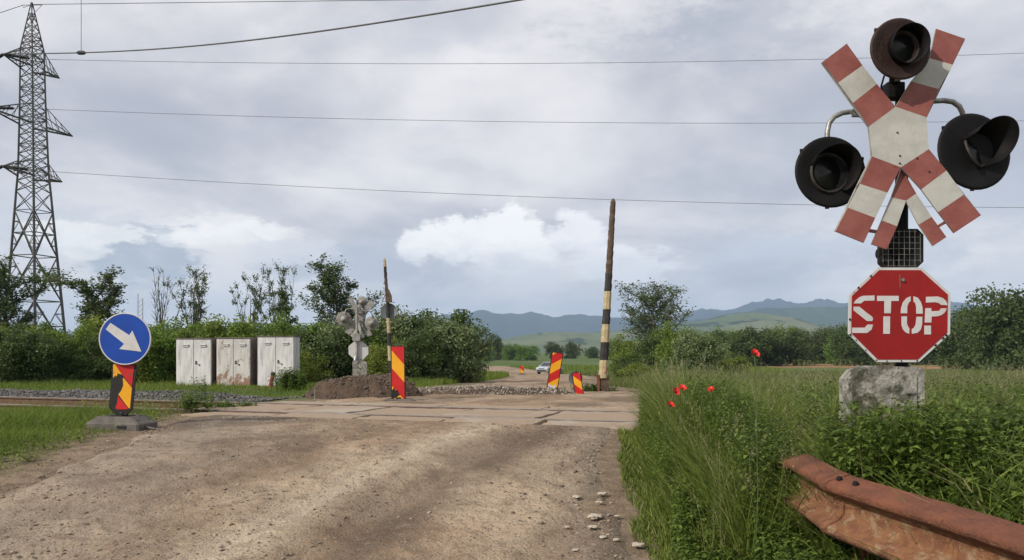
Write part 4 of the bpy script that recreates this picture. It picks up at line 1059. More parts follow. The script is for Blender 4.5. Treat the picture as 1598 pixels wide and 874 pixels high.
for i in range(len(levels) - 1):
    ya_, yb_ = levels[i], levels[i + 1]
    for k in range(4):
        k2 = (k + 1) % 4; r_ = .035 if ya_ < 60 else .045
        mb.tube([corner(k, ya_), corner(k2, yb_)], r_, 4, sm=False); mb.tube([corner(k2, ya_), corner(k, yb_)], r_, 4, sm=False)
        if i % 3 == 0: mb.tube([corner(k, yb_), corner(k2, yb_)], .04, 4, sm=False)
for (ya_, yb_) in ((330, 400), (400, 470), (470, 548)):
    for k in range(4):
        k2 = (k + 1) % 4; r_ = .075
        m1 = (corner(k, ya_) + corner(k2, ya_)) / 2; m2 = (corner(k, yb_) + corner(k2, yb_)) / 2
        mb.tube([corner(k, ya_), corner(k2, yb_)], r_, 4, sm=False); mb.tube([corner(k2, ya_), corner(k, yb_)], r_, 4, sm=False)
        mb.tube([corner(k, yb_), corner(k2, yb_)], .05, 4, sm=False)
        mid = (corner(k, ya_) + corner(k2, yb_)) / 2; ym = (ya_ + yb_) / 2
        for q in (k, k2):
            mb.tube([mid, corner(q, ym)], .05, 4, sm=False)
            for (u0, u1) in ((.5, .25), (.5, .75)):
                yq = ya_ + (yb_ - ya_) * u1; src = corner(q, ya_ if u1 < .5 else yb_).lerp(mid, .5); mb.tube([src, corner(q, yq)], .04, 4, sm=False); mb.tube([src, corner(q, ym)], .035, 4, sm=False)
lat = mb.build('lattice', M['pylon'], py)
adir = (va + vb).normalized()
tips = {}
for (yt, yb_, reach, yr_) in ((78, 108, 3.2, 104), (165, 196, 4.8, 191), (253, 277, 3.4, 271)):
    for sgn in (-1, 1):
        mb = MB(); dr = adir * sgn; tip = Vector((0, 0, zpx((yr_ + yb_) / 2 - 2))) + dr * reach + Vector((-(548 - yb_) * .010 * PD / F, 0, 0))
        ca = [corner(0, yb_), corner(1, yb_)] if sgn > 0 else [corner(2, yb_), corner(3, yb_)]
        cb = [corner(0, yt), corner(1, yt)] if sgn > 0 else [corner(2, yt), corner(3, yt)]
        for c_ in ca: mb.tube([c_, tip], .09, 4, sm=False)
        for c_ in cb: mb.tube([c_, tip], .05, 4, sm=False)
        for u_ in (.25, .5, .72):
            p1, p2 = ca[0].lerp(tip, u_), ca[1].lerp(tip, u_); mb.tube([p1, p2], .035, 4, sm=False)
            q1 = cb[0].lerp(tip, max(0, u_ - .2)); mb.tube([p1, q1], .035, 4, sm=False); q2 = cb[1].lerp(tip, max(0, u_ - .2)); mb.tube([p2, q2], .035, 4, sm=False)
            mb.tube([q1, p1], .03, 4, sm=False)
        mb.build('crossarm', M['pylon'], py); tips[(yt, sgn)] = tip
mb = MB(); tp = corner(0, 6)
mb.tube([tp, tp + Vector((-.9, 0, -.35)), tp + Vector((-1.0, 0, -.1))], .03, 4); mb.tube([tp + Vector((0, 0, -.1)), tp + Vector((.9, 0, -.1)), tp + Vector((.1, 0, -.9))], .03, 4); mb.tube([tp + Vector((-1.0, 0, -.1)), tp + Vector((.9, 0, -.1))], .03, 4)
mb.build('earth_wire_bracket', M['pylon'], py)


def insulator(p, q, parent):
    mb = MB(); p, q = Vector(p), Vector(q); n = 14; d = (q - p); rot = d.to_track_quat('Z', 'Y').to_matrix().to_4x4()
    mb.tube([p, q], .04, 6)
    for i in range(n):
        c = p.lerp(q, (i + .8) / (n + 1)); mb.lathe([(.04, -.04), (.15, -.02), (.13, .03), (.04, .05)], 12, Matrix.Translation(c) @ rot)
    return mb.build('insulator', M['black'], parent)


def wire(name, pts, r, label, group='overhead power wires', m_=None):
    o = MB(); p0 = pts[0]; o.tube([Vector(p) - Vector(p0) for p in pts], r, 6); ob = o.build(name, m_ or M['darksteel']); ob.location = p0
    return tag(ob, label, 'wire', group)


def qpts(a, b, c, d0, d1, xs):
    """parabola through three photograph points at depths running from d0 to d1"""
    co = np.polyfit([a[0], b[0], c[0]], [a[1], b[1], c[1]], 2)
    return [P(x, float(np.polyval(co, x)), d0 + (d1 - d0) * (x - xs[0]) / (xs[-1] - xs[0])) for x in xs]


ptips = {k: tips[k] + py.location for k in tips}
for (yt, a, b, c, lab) in ((78, (85, 93), (700, 99.5), (1598, 83), 'topmost long wire crossing the sky right of the pylon, above two others'), (165, (85, 171), (700, 188.5), (1598, 188.5), 'middle long wire crossing the sky right of the pylon'), (253, (100, 269), (700, 302), (1598, 324), 'lowest long wire, passing just over the barrier arm top')):
    tip = ptips[(yt, -1)]
    pts = qpts(a, b, c, 75, 73, list(np.linspace(60, 2300, 60)))
    st = pts[0]; s2 = tip + (st - tip).normalized() * 2.6
    insulator(tip - py.location, s2 - py.location, py)
    wire('power_wire', [s2] + pts, .020, lab)
    en = tip + Vector((-6, 3, -1.6)); s3 = tip + Vector((-1.8, .8, -.5)); insulator(tip - py.location, s3 - py.location, py)
    wire('power_wire', [s3 + (en - s3) * k + Vector((0, 0, -.5 * math.sin(k * 3.14))) for k in (0, .25, .5, .75, 1, 2, 3)], .022, 'short end of wire leaving the ' + {78: 'top', 165: 'middle', 253: 'lowest'}[yt] + ' left crossarm of the pylon')
tt_ = corner(0, 6) + py.location
wire('earth_wire', [tt_ + (P(50 + 900 * k, 7 - 11 * k, 75) - tt_) * 1 for k in np.linspace(0, 1, 12)], .028, 'thin earth wire from the pylon peak along the top of the picture')
wire('earth_wire', [tt_ + Vector((-.9, 0, -.1)), P(0, 20, 75), P(-120, 52, 75)], .028, 'thin earth wire from the pylon peak towards the left edge')
st = ptips[(78, -1)]; a = P(4, 84, 73)
cpts = [a.lerp(P(940, -22, 38), k) + Vector((0, 0, -1.0 * math.sin(math.pi * k))) for k in np.linspace(0, 1, 90)]
wire('power_cable', cpts, .050, 'thick dark cable rising from the pylon to the top edge of the picture')
k_ = min(cpts, key=lambda p: abs((p.x / p.y * F + CX) - 125)); hx = k_
hg = empty('cable_hanger', tuple(hx), 'dark clamp on the thick cable hanging from a thin vertical wire', 'cable hanger')
mb = MB(); dd = (cpts[16] - cpts[15]).normalized(); mb.tube([-dd * .75, -dd * .35, dd * .35, dd * .75], [.05, .17, .17, .05], 10); mb.build('clamp', M['black'], hg)
mb = MB(); mb.tube([(0, 0, 0), (0, 0, 9)], .022, 6); mb.build('hanger_wire', M['darksteel'], hg)

mc = P(219, 505, 150); mst = empty('radio_mast', (mc.x, 150, gz(mc.x, 150)), 'tiny thin radio mast far behind the bushes, above the blue arrow disc', 'mast')
hm_ = CAMZ + (HY - 458) / F * 150 - gz(mc.x, 150); mb = MB()
for q in (-.45, .45): mb.tube([(q, 0, 0), (q, 0, hm_ - (1.0 if q > 0 else 0))], .07, 5)
for q in range(14): mb.tube([(-.45, 0, q * hm_ / 15), (.45, 0, (q + 1) * hm_ / 15)], .035, 4)
mb.build('mast_lattice', M['steel'], mst)
# ------------------------------------------------------------------ car
cd = 92.0; cc = P(858, 584, cd)
car = empty('parked_car', (cc.x, cd, gz(cc.x, cd) + .04), 'small silver hatchback on the dirt road far behind the crossing', 'car', rz=R(-32))
secs = [(-1.95, .42, .62, .72), (-1.85, .30, .80, .80), (-1.2, .25, .93, .83), (-.9, .25, .97, .84), (0, .22, .99, .84), (.9, .25, 1.0, .84), (1.6, .28, .98, .82), (1.85, .32, .92, .78), (1.92, .42, .75, .72)]
mb = MB(); vs = []
for (y, zl, zh, wh) in secs: vs += [(-wh * .92, y, zl), (-wh, y, zl + .18), (-wh * .99, y, zh - .08), (-wh * .88, y, zh), (wh * .88, y, zh), (wh * .99, y, zh - .08), (wh, y, zl + .18), (wh * .92, y, zl)]
fs = [(i * 8 + k, i * 8 + (k + 1) % 8, i * 8 + 8 + (k + 1) % 8, i * 8 + 8 + k) for i in range(len(secs) - 1) for k in range(8)] + [list(range(8))[::-1], [64 + k for k in range(8)]]
mb.add(vs, fs, 0, False)
rings = [[(-.76, -.95, .96), (.76, -.95, .96), (.76, 1.72, .98), (-.76, 1.72, .98)], [(-.60, -.35, 1.38), (.60, -.35, 1.38), (.60, 1.35, 1.40), (-.60, 1.35, 1.40)]]
vv = rings[0] + rings[1]; mb.add(vv, [(4, 5, 6, 7)], 0)
mb.box((0, .5, 1.395), (1.18, 1.65, .03), 0, ch=.01); mb.build('body', M['car'], car, merge=True)
mb = MB(); mb.add(vv, [(0, 1, 5, 4), (1, 2, 6, 5), (2, 3, 7, 6), (3, 0, 4, 7)]); mb.build('windows', M['glass'], car)
for (x, y, x2, y2) in ((-.76, -.95, -.60, -.35), (.76, -.95, .60, -.35), (.76, 1.72, .60, 1.35), (-.76, 1.72, -.60, 1.35), (-.77, .45, -.61, .45), (.77, .45, .61, .45)): mb = MB(); mb.tube([(x, y, .95), (x2, y2, 1.40)], .04, 6); mb.build('roof_pillar', M['car'], car)
for sx in (-1, 1):
    for y in (-1.2, 1.25):
        w0 = MB(); mt = Matrix.Translation((sx * .76, y, .29)) @ Matrix.Rotation(math.pi / 2, 4, 'Y'); w0.lathe([(.17, -.09), (.27, -.09), (.29, -.06), (.29, .06), (.27, .09), (.17, .09)], 20, mt); wh = w0.build('wheel', M['tyre'], car)
        w1 = MB(); w1.lathe([(0, sx * .085), (.12, sx * .08), (.18, sx * .092)], 16, mt); w1.build('rim', M['steel'], wh)
    h_ = MB(); h_.box((sx * .60, -1.90, .68), (.30, .08, .15), 0, ch=.02); h_.build('headlight', M['signwhite'], car)
    h_ = MB(); h_.box((sx * .93, -.75, 1.0), (.16, .10, .11), 0, ch=.02); h_.build('wing_mirror', M['car'], car)
mb = MB(); mb.box((0, -1.93, .45), (1.2, .06, .13), ch=.01); mb.box((0, -1.92, .68), (.75, .05, .09), ch=.01); mb.build('grille', M['black'], car)

# ------------------------------------------------------------------ foliage builders
def leafquads(Pn, size, rs, aspect=.5, up=0.0):
    n = len(Pn); a = rs.randn(n, 3); a[:, 2] += up; a /= np.linalg.norm(a, axis=1, keepdims=True)
    b = np.cross(a, rs.randn(n, 3)); b /= np.linalg.norm(b, axis=1, keepdims=True); s_ = np.asarray(size).reshape(-1, 1)
    V = np.stack([Pn - a * s_ * .5, Pn + b * s_ * aspect * .5, Pn + a * s_ * .5, Pn - b * s_ * aspect * .5], 1)
    return V.reshape(-1, 3), np.arange(4 * n).reshape(n, 4)


def bush_mesh(seed, rx, ry, h, nleaf, lsize, m_, root, lobes=5, clumps=70, fine=.13):
    rs = np.random.RandomState(seed); cl = []
    lc = [(rs.uniform(-.5, .5) * rx, rs.uniform(-.5, .5) * ry, rs.uniform(.3, .62) * h, rs.uniform(.42, .62)) for _ in range(lobes)]
    lc[0] = (0, 0, .5 * h, .66)
    for _ in range(clumps):
        L_ = lc[rs.randint(lobes)]; v = rs.randn(3); v /= np.linalg.norm(v); q = rs.uniform(.6, 1.04)
        p = np.array([L_[0] + v[0] * rx * L_[3] * q, L_[1] + v[1] * ry * L_[3] * q, L_[2] + v[2] * h * .46 * q])
        if p[2] < .04 * h: p[2] = rs.uniform(.02, .25) * h
        cl.append(p)
    cl = np.array(cl); k = rs.randint(len(cl), size=nleaf)
    cs = rs.uniform(.6, 1.3, len(cl))
    pts = cl[k] + np.clip(rs.randn(nleaf, 3), -1.7, 1.7) * np.array([rx, ry, h * .5])[None] * fine * cs[k][:, None]; pts[:, 2] = np.abs(pts[:, 2])
    sz = lsize * rs.uniform(.6, 1.3, nleaf)
    V, Q = leafquads(pts, sz, rs, .55)
    ct = rs.rand(len(cl)); tint = np.clip(.55 * ct[k] + .42 * rs.rand(nleaf), 0, 1)
    np_mesh('foliage', V, [Q], m_, root, tint=np.repeat(tint, 4))
    mb = MB(); rd = random.Random(seed)
    for i in range(9):
        p = cl[rd.randrange(len(cl))]; mb.tube([(rd.uniform(-.2, .2) * rx, rd.uniform(-.2, .2) * ry, -.1), (p[0] * .5, p[1] * .5, p[2] * .5), tuple(p)], [.03 * h / 2, .02 * h / 2, .006], 5)
    mb.build('stems', M['bark'], root)


def tree_mesh(seed, h, w, z0, nleaf, lsize, m_, root, nb=9, bark='bark', leafy=1.0, spread=.35, cl_r=.020, lean=0.0, narrow=False, up0=.6, up1=1.5):
    """trunk with forking limbs and leaf clusters along the twigs"""
    rd = random.Random(seed); rs = np.random.RandomState(seed); mb = MB(); ends = []
    tr = []; x = y = 0
    for i in range(7):
        k = i / 6; x += rd.uniform(-.02, .02) * h + lean * h / 6; y += rd.uniform(-.02, .02) * h; tr.append(Vector((x, y, k * h * (.86))))
    r0 = .022 * h; mb.tube([tr[0] - Vector((0, 0, .3))] + tr, [r0 * 1.3] + [r0 * (1 - .88 * i / 6) for i in range(7)], 7)
    for i in range(nb):
        k = (z0 / h + (1 - z0 / h) * (i + rd.random()) / nb * .85) if not narrow else .05 + .45 * (i + rd.random()) / nb; kk = min(k / .86, .98) * 6; p0 = tr[int(kk)].lerp(tr[min(int(kk) + 1, 6)], kk % 1)
        a = i * 2.4 + rd.uniform(-.4, .4); ln = w * .5 * rd.uniform(.6, 1.15) * (1 - .35 * abs(k - .55)); up_ = rd.uniform(up0, up1) if not narrow else rd.uniform(1.5, 2.6)
        d = Vector((math.cos(a), math.sin(a), up_)).normalized(); pts = [p0]; L_ = ln * 1.25
        if narrow: L_ = h * (1.0 - k) * rd.uniform(.75, 1.15); d = Vector((math.cos(a) * .28, math.sin(a) * .28, 1)).normalized(); pts = [p0]
        for j in range(5):
            d = (d + Vector((rd.uniform(-.25, .25), rd.uniform(-.25, .25), rd.uniform(-.05, .22)))).normalized(); pts.append(pts[-1] + d * L_ / 5)
        rr = r0 * .42 * (1 - .5 * k); rr = max(rr, .045); mb.tube(pts, [rr * (1 - .75 * j / 5) for j in range(6)], 5)
        for j in range(1, 6):
            for q in range(5):
                dd = (d * .6 + Vector((rd.uniform(-1, 1), rd.uniform(-1, 1), rd.uniform(-.2, 1)))).normalized(); e = pts[j] + dd * L_ * rd.uniform(.12, spread) * (.45 if narrow else 1)
                mb.tube([pts[j], pts[j].lerp(e, .5) + Vector((0, 0, .02 * L_)), e], [rr * .36, rr * .26, rr * .16], 4); ends.append((pts[j], e))
    mb.build('trunk', M[bark], root)
    if nleaf:
        ends = [e for e in ends if rd.random() < leafy] or ends[:3]
        E0 = np.array([e[0] for e in ends]); E1 = np.array([e[1] for e in ends]); k = rs.randint(len(ends), size=nleaf); u_ = rs.beta(2.2, 1.2, nleaf)[:, None]
        pts = E0[k] * (1 - u_) + E1[k] * u_ + rs.randn(nleaf, 3) * h * cl_r * rs.uniform(.5, 1.2, len(ends))[k][:, None]
        V, Q = leafquads(pts, lsize * rs.uniform(.6, 1.35, nleaf), rs, .6)
        ct = rs.rand(len(ends)); tint = np.clip(.35 * ct[k] + .55 * rs.rand(nleaf), 0, 1)
        np_mesh('crown', V, [Q], m_, root, tint=np.repeat(tint, 4))


def put(root, px, d, scale=1, rz_=0, sx=1, dz=0):
    x = (px - CX) / F * d; root.location = (x, d, gz(x, d) + dz); root.rotation_euler = (0, 0, rz_); root.scale = (scale * sx, scale * sx, scale)


# hedge and bushes behind the track on the left
protos = []
for i, (m_, ls) in enumerate((('hedge', .105), ('hedge', .12), ('darkleaf', .10), ('hedge', .09), ('silver', .10))):
    r_ = empty('bush', (0, 0, 0), 'x', 'bush', 'bushes behind the railway on the left'); bush_mesh(20 + i, 1.7, 1.3, 2.6, 15000, ls, M[m_], r_, 5, 90, .12); protos.append(r_)
used = set()
def bush(kind, px, d, sc_, label, group='bushes behind the railway on the left', sx=1, rz_=None, dz=-.05):
    r_ = protos[kind] if kind not in used else copy_tree(protos[kind]); used.add(kind)
    put(r_, px, d, sc_, random.uniform(0, 6) if rz_ is None else rz_, sx, dz); r_['label'] = label; r_['group'] = group; return r_


random.seed(12)
bl = [(0, -25, 27, 1.00, 'green bush cut by the left edge below the pylon'), (2, 25, 25.5, .88, 'dark bush at the foot of the pylon on the left'), (2, 75, 26, .86, 'dark bush under the right leg of the pylon'), (0, 120, 27, .95, 'green bush left of the blue arrow disc'), (2, 165, 26.5, .84, 'dark bush hidden partly by the blue arrow disc'),
      (3, 215, 27, .90, 'green bush right behind the blue arrow disc'), (0, 262, 27.5, .95, 'green bush between the arrow sign and the left cabinet'), (1, 318, 28, 1.06, 'bright green bush rising behind the left cabinet'), (3, 368, 28.5, 1.02, 'green bush behind the rusty middle cabinet'), (1, 415, 28, 1.05, 'bright green bush behind the gap before the right cabinet'),
      (0, 462, 28, 1.08, 'green bush at the right side of the right cabinet'), (4, 508, 28, 1.06, 'greyish green bush left of the far crossing signal'), (3, 545, 28.5, 1.10, 'green bush directly behind the far crossing signal'), (2, 590, 29, 1.08, 'dark green bush behind the thin barrier arm'), (4, 640, 29.5, 1.16, 'silvery bush right of the thin barrier arm'),
      (2, 678, 29.5, 1.16, 'big dark bush above the rubble, second from the right end of the row'), (4, 712, 28, .98, 'rightmost silvery green bush of the row by the road bend'), (0, 600, 26.5, .62, 'low green bush under the grey disc of the thin barrier'), (2, 655, 27, .78, 'low dark bush in front of the big bushes by the road'), (3, 480, 26, .60, 'low bush between the right cabinet and the far signal'), (3, 60, 30, 1.15, 'tall green bush seen through the pylon legs'), (1, 190, 31, 1.15, 'tall bush showing above the blue arrow disc')]
for (k, px, d, s_, lab) in bl: bush(k, px, d, s_ * (.86 if px < 600 else .93), lab, sx=1.12)
# further belt filling behind
for i, (px, d, s_, lab) in enumerate([(20, 45, 1.9, 'wide dark bush behind the left row, under the left tree'), (140, 46, 1.9, 'wide green bush behind the row under the dark leafy tree'), (250, 48, 2.0, 'wide bush behind the row under the bare tree'), (340, 50, 2.0, 'wide bush behind the row, between the bare tree and the leafy pair'), (420, 50, 2.05, 'wide bush behind the row under the leafy pair of trees'), (505, 50, 2.15, 'wide dark bush behind the row under the tree by the signal'), (570, 52, 2.1, 'wide bush behind the row, right of the tree by the signal')]):
    bush((2, 3, 0, 2)[i % 4], px, d, s_ * .68, lab, sx=1.5)
# bushes right of the barrier
for (k, px, d, s_, sx, lab) in [(4, 1085, 27, .74, 1.0, 'silvery flowering bush right of the barrier arm'), (2, 1030, 50, 1.25, 1.2, 'dark bush at the foot of the lone tree'), (0, 1060, 36, .95, 1.0, 'green bush between the lone tree and the silvery bush'), (4, 1115, 31, .70, 1.1, 'greyish bush just right of the silvery flowering bush'), (0, 985, 70, 1.3, 1.5, 'round green bush left of the lone tree'), (2, 975, 26, .36, 1.0, 'small dark shrub in the pale grass right of the barrier'), (0, 1140, 30, .42, 1.4, 'low green bush at the right end of the bushes by the lone tree'), (3, 1000, 24, .30, 1.7, 'low leafy clump in the pale grass behind the barrier')]:
    bush(k, px, d, s_, lab, 'bushes in the meadow right of the road', sx=sx)

# trees
def T_(seed, px, d, ytop, wpx, z0f, nleaf, ls, m_, label, group, **kw):
    x = (px - CX) / F * d; zb = gz(x, d); h = CAMZ + (HY - ytop) / F * d - zb; wd = wpx / F * d
    r_ = empty('tree', (x, d, zb), label, 'tree', group); tree_mesh(seed, h, wd, h * z0f, nleaf, ls, M[m_], r_, **kw)
    ps = np.concatenate([np.array([v.co[:] for v in c.data.vertices]) for c in r_.children]); r_.scale.z = h / np.percentile(ps[:, 2], 99.7)
    ex = (np.percentile(ps[:, 0], 98) - np.percentile(ps[:, 0], 2) + np.percentile(ps[:, 1], 98) - np.percentile(ps[:, 1], 2)) / 2; k = wd / ex; r_.scale.x = r_.scale.y = min(max(k, .6), 1.6); return r_


G = 'trees rising behind the bushes'
T_(1, 12, 62, 403, 95, .25, 8000, .17, 'darkleaf', 'leafy tree at the left edge behind the pylon', G, nb=12, spread=.5)
T_(2, 148, 60, 424, 76, .25, 7500, .17, 'darkleaf', 'dark leafy tree between the pylon and the arrow disc', G, nb=11, spread=.45)
T_(3, 254, 60, 416, 40, .2, 60, .12, 'darkleaf', 'nearly leafless grey tree left of the cabinets', G, nb=9, bark='bark', spread=.4, narrow=True)
T_(4, 306, 60, 416, 56, .25, 3000, .18, 'darkleaf', 'sparse leafy tree above the left cabinet', G, nb=10, narrow=True, leafy=.65, spread=.4)
T_(5, 386, 60, 418, 40, .25, 2400, .18, 'darkleaf', 'thin tree with sparse leaves, left of the pair above the right cabinet', G, nb=9, narrow=True, leafy=.65)
T_(6, 430, 60, 412, 44, .25, 3000, .18, 'darkleaf', 'thin sparse tree, right one of the pair above the right cabinet', G, nb=9, narrow=True, leafy=.75)
T_(7, 460, 60, 452, 30, .35, 900, .18, 'darkleaf', 'small wispy tree right of the sparse pair', G, nb=8, leafy=.5, bark='greybark')
T_(8, 530, 56, 404, 86, .25, 8500, .16, 'darkleaf', 'leafy tree with a ragged top behind the far crossing signal', G, nb=13, spread=.55)
T_(9, 1020, 100, 440, 90, .22, 6200, .25, 'darkleaf', 'lone airy tree standing right of the barrier arm', 'trees in the open fields', nb=18, spread=.5, lean=.03, bark='greybark', up0=.25, up1=1.1, cl_r=.028)
# far trees: three templates copied
fp = []
for i in range(3):
    r_ = empty('tree', (0, 0, 0), 'x', 'tree', 'distant trees across the field'); 
    rs = np.random.RandomState(60 + i); cl = []
    lob = [(rs.uniform(-2, 2), rs.uniform(-2, 2), rs.uniform(3.2, 6.8), rs.uniform(1.5, 2.5)) for _ in range(8)]
    for _ in range(150):
        q = lob[rs.randint(8)]; v = rs.randn(3); v /= np.linalg.norm(v); cl.append([q[0] + v[0] * q[3], q[1] + v[1] * q[3], max(.5, q[2] + v[2] * q[3] * .95)])
    for _ in range(40): cl.append([rs.uniform(-3, 3), rs.uniform(-2, 2), rs.uniform(.3, 2.5)])
    cl = np.array(cl); n = 9000; k = rs.randint(len(cl), size=n); pts = cl[k] + rs.randn(n, 3) * .42; pts[:, 2] = np.abs(pts[:, 2])
    V, Q = leafquads(pts, rs.uniform(.22, .46, n), rs, .65); np_mesh('crown', V, [Q], M['darkleaf'] if i < 2 else M['hedge'], r_, tint=np.repeat(np.clip(.3 * rs.rand(len(cl))[k] + .55 * rs.rand(n), 0, 1), 4))
    mb = MB(); mb.tube([(0, 0, -.3), (.1, 0, 2), (.0, .1, 5), (.1, 0, 7)], [.28, .2, .12, .04], 7)
    for j in range(7): a = j * 2.3; mb.tube([(0, 0, 1.5 + j * .6), (math.cos(a) * 1.1, math.sin(a) * 1.1, 3 + j * .6), (math.cos(a) * 2.1, math.sin(a) * 2, 4 + j * .55)], [.1, .06, .02], 5)
    mb.build('trunk', M['bark'], r_); fp.append(r_)
fu = set()
def ftree(px, d, ytop, sx, label, group='distant trees across the field'):
    k = random.randrange(3); r_ = fp[k] if k not in fu else copy_tree(fp[k]); fu.add(k)
    x = (px - CX) / F * d; zb = gz(x, d); h = CAMZ + (HY - ytop) / F * d - zb; s_ = h / 8.6
    r_.location = (x, d, zb - .2); r_.scale = (s_ * sx, s_ * sx, s_); r_.rotation_euler = (0, 0, random.uniform(0, 6)); r_['label'] = label; r_['group'] = group


random.seed(5)
for (px, d, yt, sx, lab) in [(757, 230, 536, 1.6, 'low tree clump touching the right end of the bush row'), (777, 260, 522, .9, 'tallest of the small far trees above the road bend'), (797, 250, 535, 1.3, 'low round tree right of the tallest far tree'), (822, 240, 537, 1.6, 'low tree left of the pair above the silver car'), (868, 300, 534, 1.4, 'rounded tree directly above the silver car'), (892, 300, 532, 1.2, 'rounded tree right of the car, left of the barrier'), (925, 320, 540, 1.6, 'low tree just left of the barrier arm'),
                             (962, 260, 531, 1.3, 'far tree just right of the barrier arm')]:
    ftree(px, d, yt, sx, lab)
names = ['right of the lone tree', 'above the silvery bush', 'above the meadow left of the poppy', 'above the single high poppy', 'right of the high poppy', 'over the orange bare field', 'left of the stop sign', 'touching the left edge of the stop sign']
k = 0
for px, yt in [(1075, 522), (1105, 518), (1140, 512), (1165, 509), (1192, 511), (1218, 508), (1240, 512), (1262, 515), (1288, 511), (1310, 514), (1335, 508), (1362, 506), (1392, 508), (1420, 512), (1450, 514), (1480, 507)]:
    d = random.uniform(150, 185); ftree(px, d, yt, random.uniform(1.15, 1.4), ('broad dark tree ' if k % 2 else 'rounded green tree ') + ['at the left end of the right belt', 'second from the left in the right belt', 'third from the left in the right belt', 'fourth from the left in the right belt', 'fifth from the left in the right belt', 'sixth from the left in the right belt', 'seventh from the left in the right belt', 'eighth from the left in the right belt', 'ninth from the left in the right belt', 'tenth from the left, last one clear of the stop sign', 'behind the left edge of the stop sign', 'behind the lettering S of the stop sign', 'behind the letter T of the stop sign', 'behind the letter O of the stop sign', 'behind the letter P of the stop sign', 'at the right edge of the stop sign'][k], 'tree belt on the right behind the field'); k += 1
for (px, d, yt, sx, lab) in [(1503, 130, 484, 1.0, 'tree right beside the stop sign in the belt'), (1535, 125, 488, 1.1, 'tree between the stop sign and the tall trees at the right edge'), (1567, 110, 456, .95, 'tall dark tree near the right edge of the picture'), (1600, 105, 450, 1.0, 'tallest tree, cut by the right edge of the picture'), (1632, 110, 462, 1.0, 'tree outside the right edge')][:4]:
    ftree(px, d, yt, sx, lab, 'tree belt on the right behind the field')

# ------------------------------------------------------------------ grasses
def blades(name, x, y, h, wd, m_, label, seed, segs=3, lean=.35, zoff=0, parent=None, cat='grass'):
    rs = np.random.RandomState(seed); n = len(x); z = g0(x, y) + zoff - .02
    a = rs.rand(n) * 6.283; dx, dy = np.cos(a), np.sin(a); ln = h * lean * rs.rand(n) ** .7 * 1.6
    b = rs.rand(n) * 6.283; wx_, wy_ = np.cos(b) * wd, np.sin(b) * wd
    lv = []; 
    for i in range(segs + 1):
        t_ = i / segs; cxp = x + dx * ln * t_ ** 2; cyp = y + dy * ln * t_ ** 2; cz = z + h * (t_ - .22 * (lean > .2) * t_ ** 3 * rs.rand(n))
        if i < segs:
            k = (1 - t_) ** .6 * .9 + .1
            lv += [np.stack([cxp - wx_ * k, cyp - wy_ * k, cz], -1), np.stack([cxp + wx_ * k, cyp + wy_ * k, cz], -1)]
        else: lv += [np.stack([cxp, cyp, cz], -1)]
    V = np.stack(lv, 1); K = V.shape[1]; base = (np.arange(n) * K)[:, None]
    Q = np.concatenate([base + np.array([[2 * i, 2 * i + 1, 2 * i + 3, 2 * i + 2]]) for i in range(segs - 1)], 0) if segs > 1 else np.zeros((0, 4), int)
    Tt = base + np.array([[2 * segs - 2, 2 * segs - 1, 2 * segs]])
    tint = np.clip(rs.rand(n) * .75 + .30 * (fbm(x * .8, y * .8, 3, seed) - .35), 0, 1)
    tint = np.where(rs.rand(n) < .045, .97, np.minimum(tint, .8))
    o = np_mesh(name, V.reshape(-1, 3), [Q, Tt] if len(Q) else [Tt], m_, parent, tint=np.repeat(tint, K))
    if cat: tag(o, label, cat, kind='stuff')
    return o


# broad-leaved weeds
def herbs(name, x, y, h, m_, label, seed, leaf=(.035, .07), nodes=7, zfix=None):
    rs = np.random.RandomState(seed); n = len(x); z = g0(x, y); vs = []; tn = []
    for k in range(nodes):
        t_ = .25 + .75 * (k + rs.rand(n) * .5) / nodes
        for q in range(2):
            a = rs.rand(n) * 6.283; sz = rs.uniform(leaf[0], leaf[1], n) * (1.15 - .45 * t_); dr = np.stack([np.cos(a), np.sin(a), rs.uniform(-.35, .5, n)], -1)
            sd = np.stack([-np.sin(a), np.cos(a), rs.uniform(-.2, .2, n)], -1); c = np.stack([x + (rs.rand(n) - .5) * .03, y + (rs.rand(n) - .5) * .03, z + h * t_], -1)
            s1 = sz[:, None]; droop = np.array([0, 0, -1.0])
            B = c; Mi = c + dr * s1 * .5 + droop * s1 * .02; Lf = c + dr * s1 * .42 + sd * s1 * .30 + np.array([0, 0, 1]) * s1 * .10; Rt = c + dr * s1 * .42 - sd * s1 * .30 + np.array([0, 0, 1]) * s1 * .10; Tp = c + dr * s1 + droop * s1 * .25
            vs.append(np.stack([B, Lf, Mi, Rt, Tp], 1)); tn.append(rs.rand(n))
    V = np.concatenate(vs, 0); m = len(V); base = (np.arange(m) * 5)[:, None]
    Tt = np.concatenate([base + np.array([[0, 2, 1]]), base + np.array([[1, 2, 4]]), base + np.array([[0, 3, 2]]), base + np.array([[3, 4, 2]])], 0)
    # stems as thin blades
    w_ = .003; S = np.stack([np.stack([x - w_, y, z - .02], -1), np.stack([x + w_, y, z - .02], -1), np.stack([x, y, z + h * 1.02], -1)], 1); off = m * 5
    St = off + (np.arange(n) * 3)[:, None] + np.array([[0, 1, 2]])
    o = np_mesh(name, np.concatenate([V.reshape(-1, 3), S.reshape(-1, 3)]), [np.concatenate([Tt, St], 0)], m_, tint=np.concatenate([np.repeat(np.concatenate(tn), 5), np.full(n * 3, .5)]))
    return tag(o, label, 'weeds', kind='stuff') if label else o


rs = np.random.RandomState(99)
def pts_in(n, x0, x1, y0, y1, f):
    x = rs.uniform(x0, x1, n); y = rs.uniform(y0, y1, n); k = f(x, y); return x[k], y[k]


def railx(y): return np.interp(y, [2.2, 3.1, 4.2, 4.75, 6.6, 8.6, 12], [2.25, 2.01, 1.71, 1.746, 1.87, 2.0, 2.3])


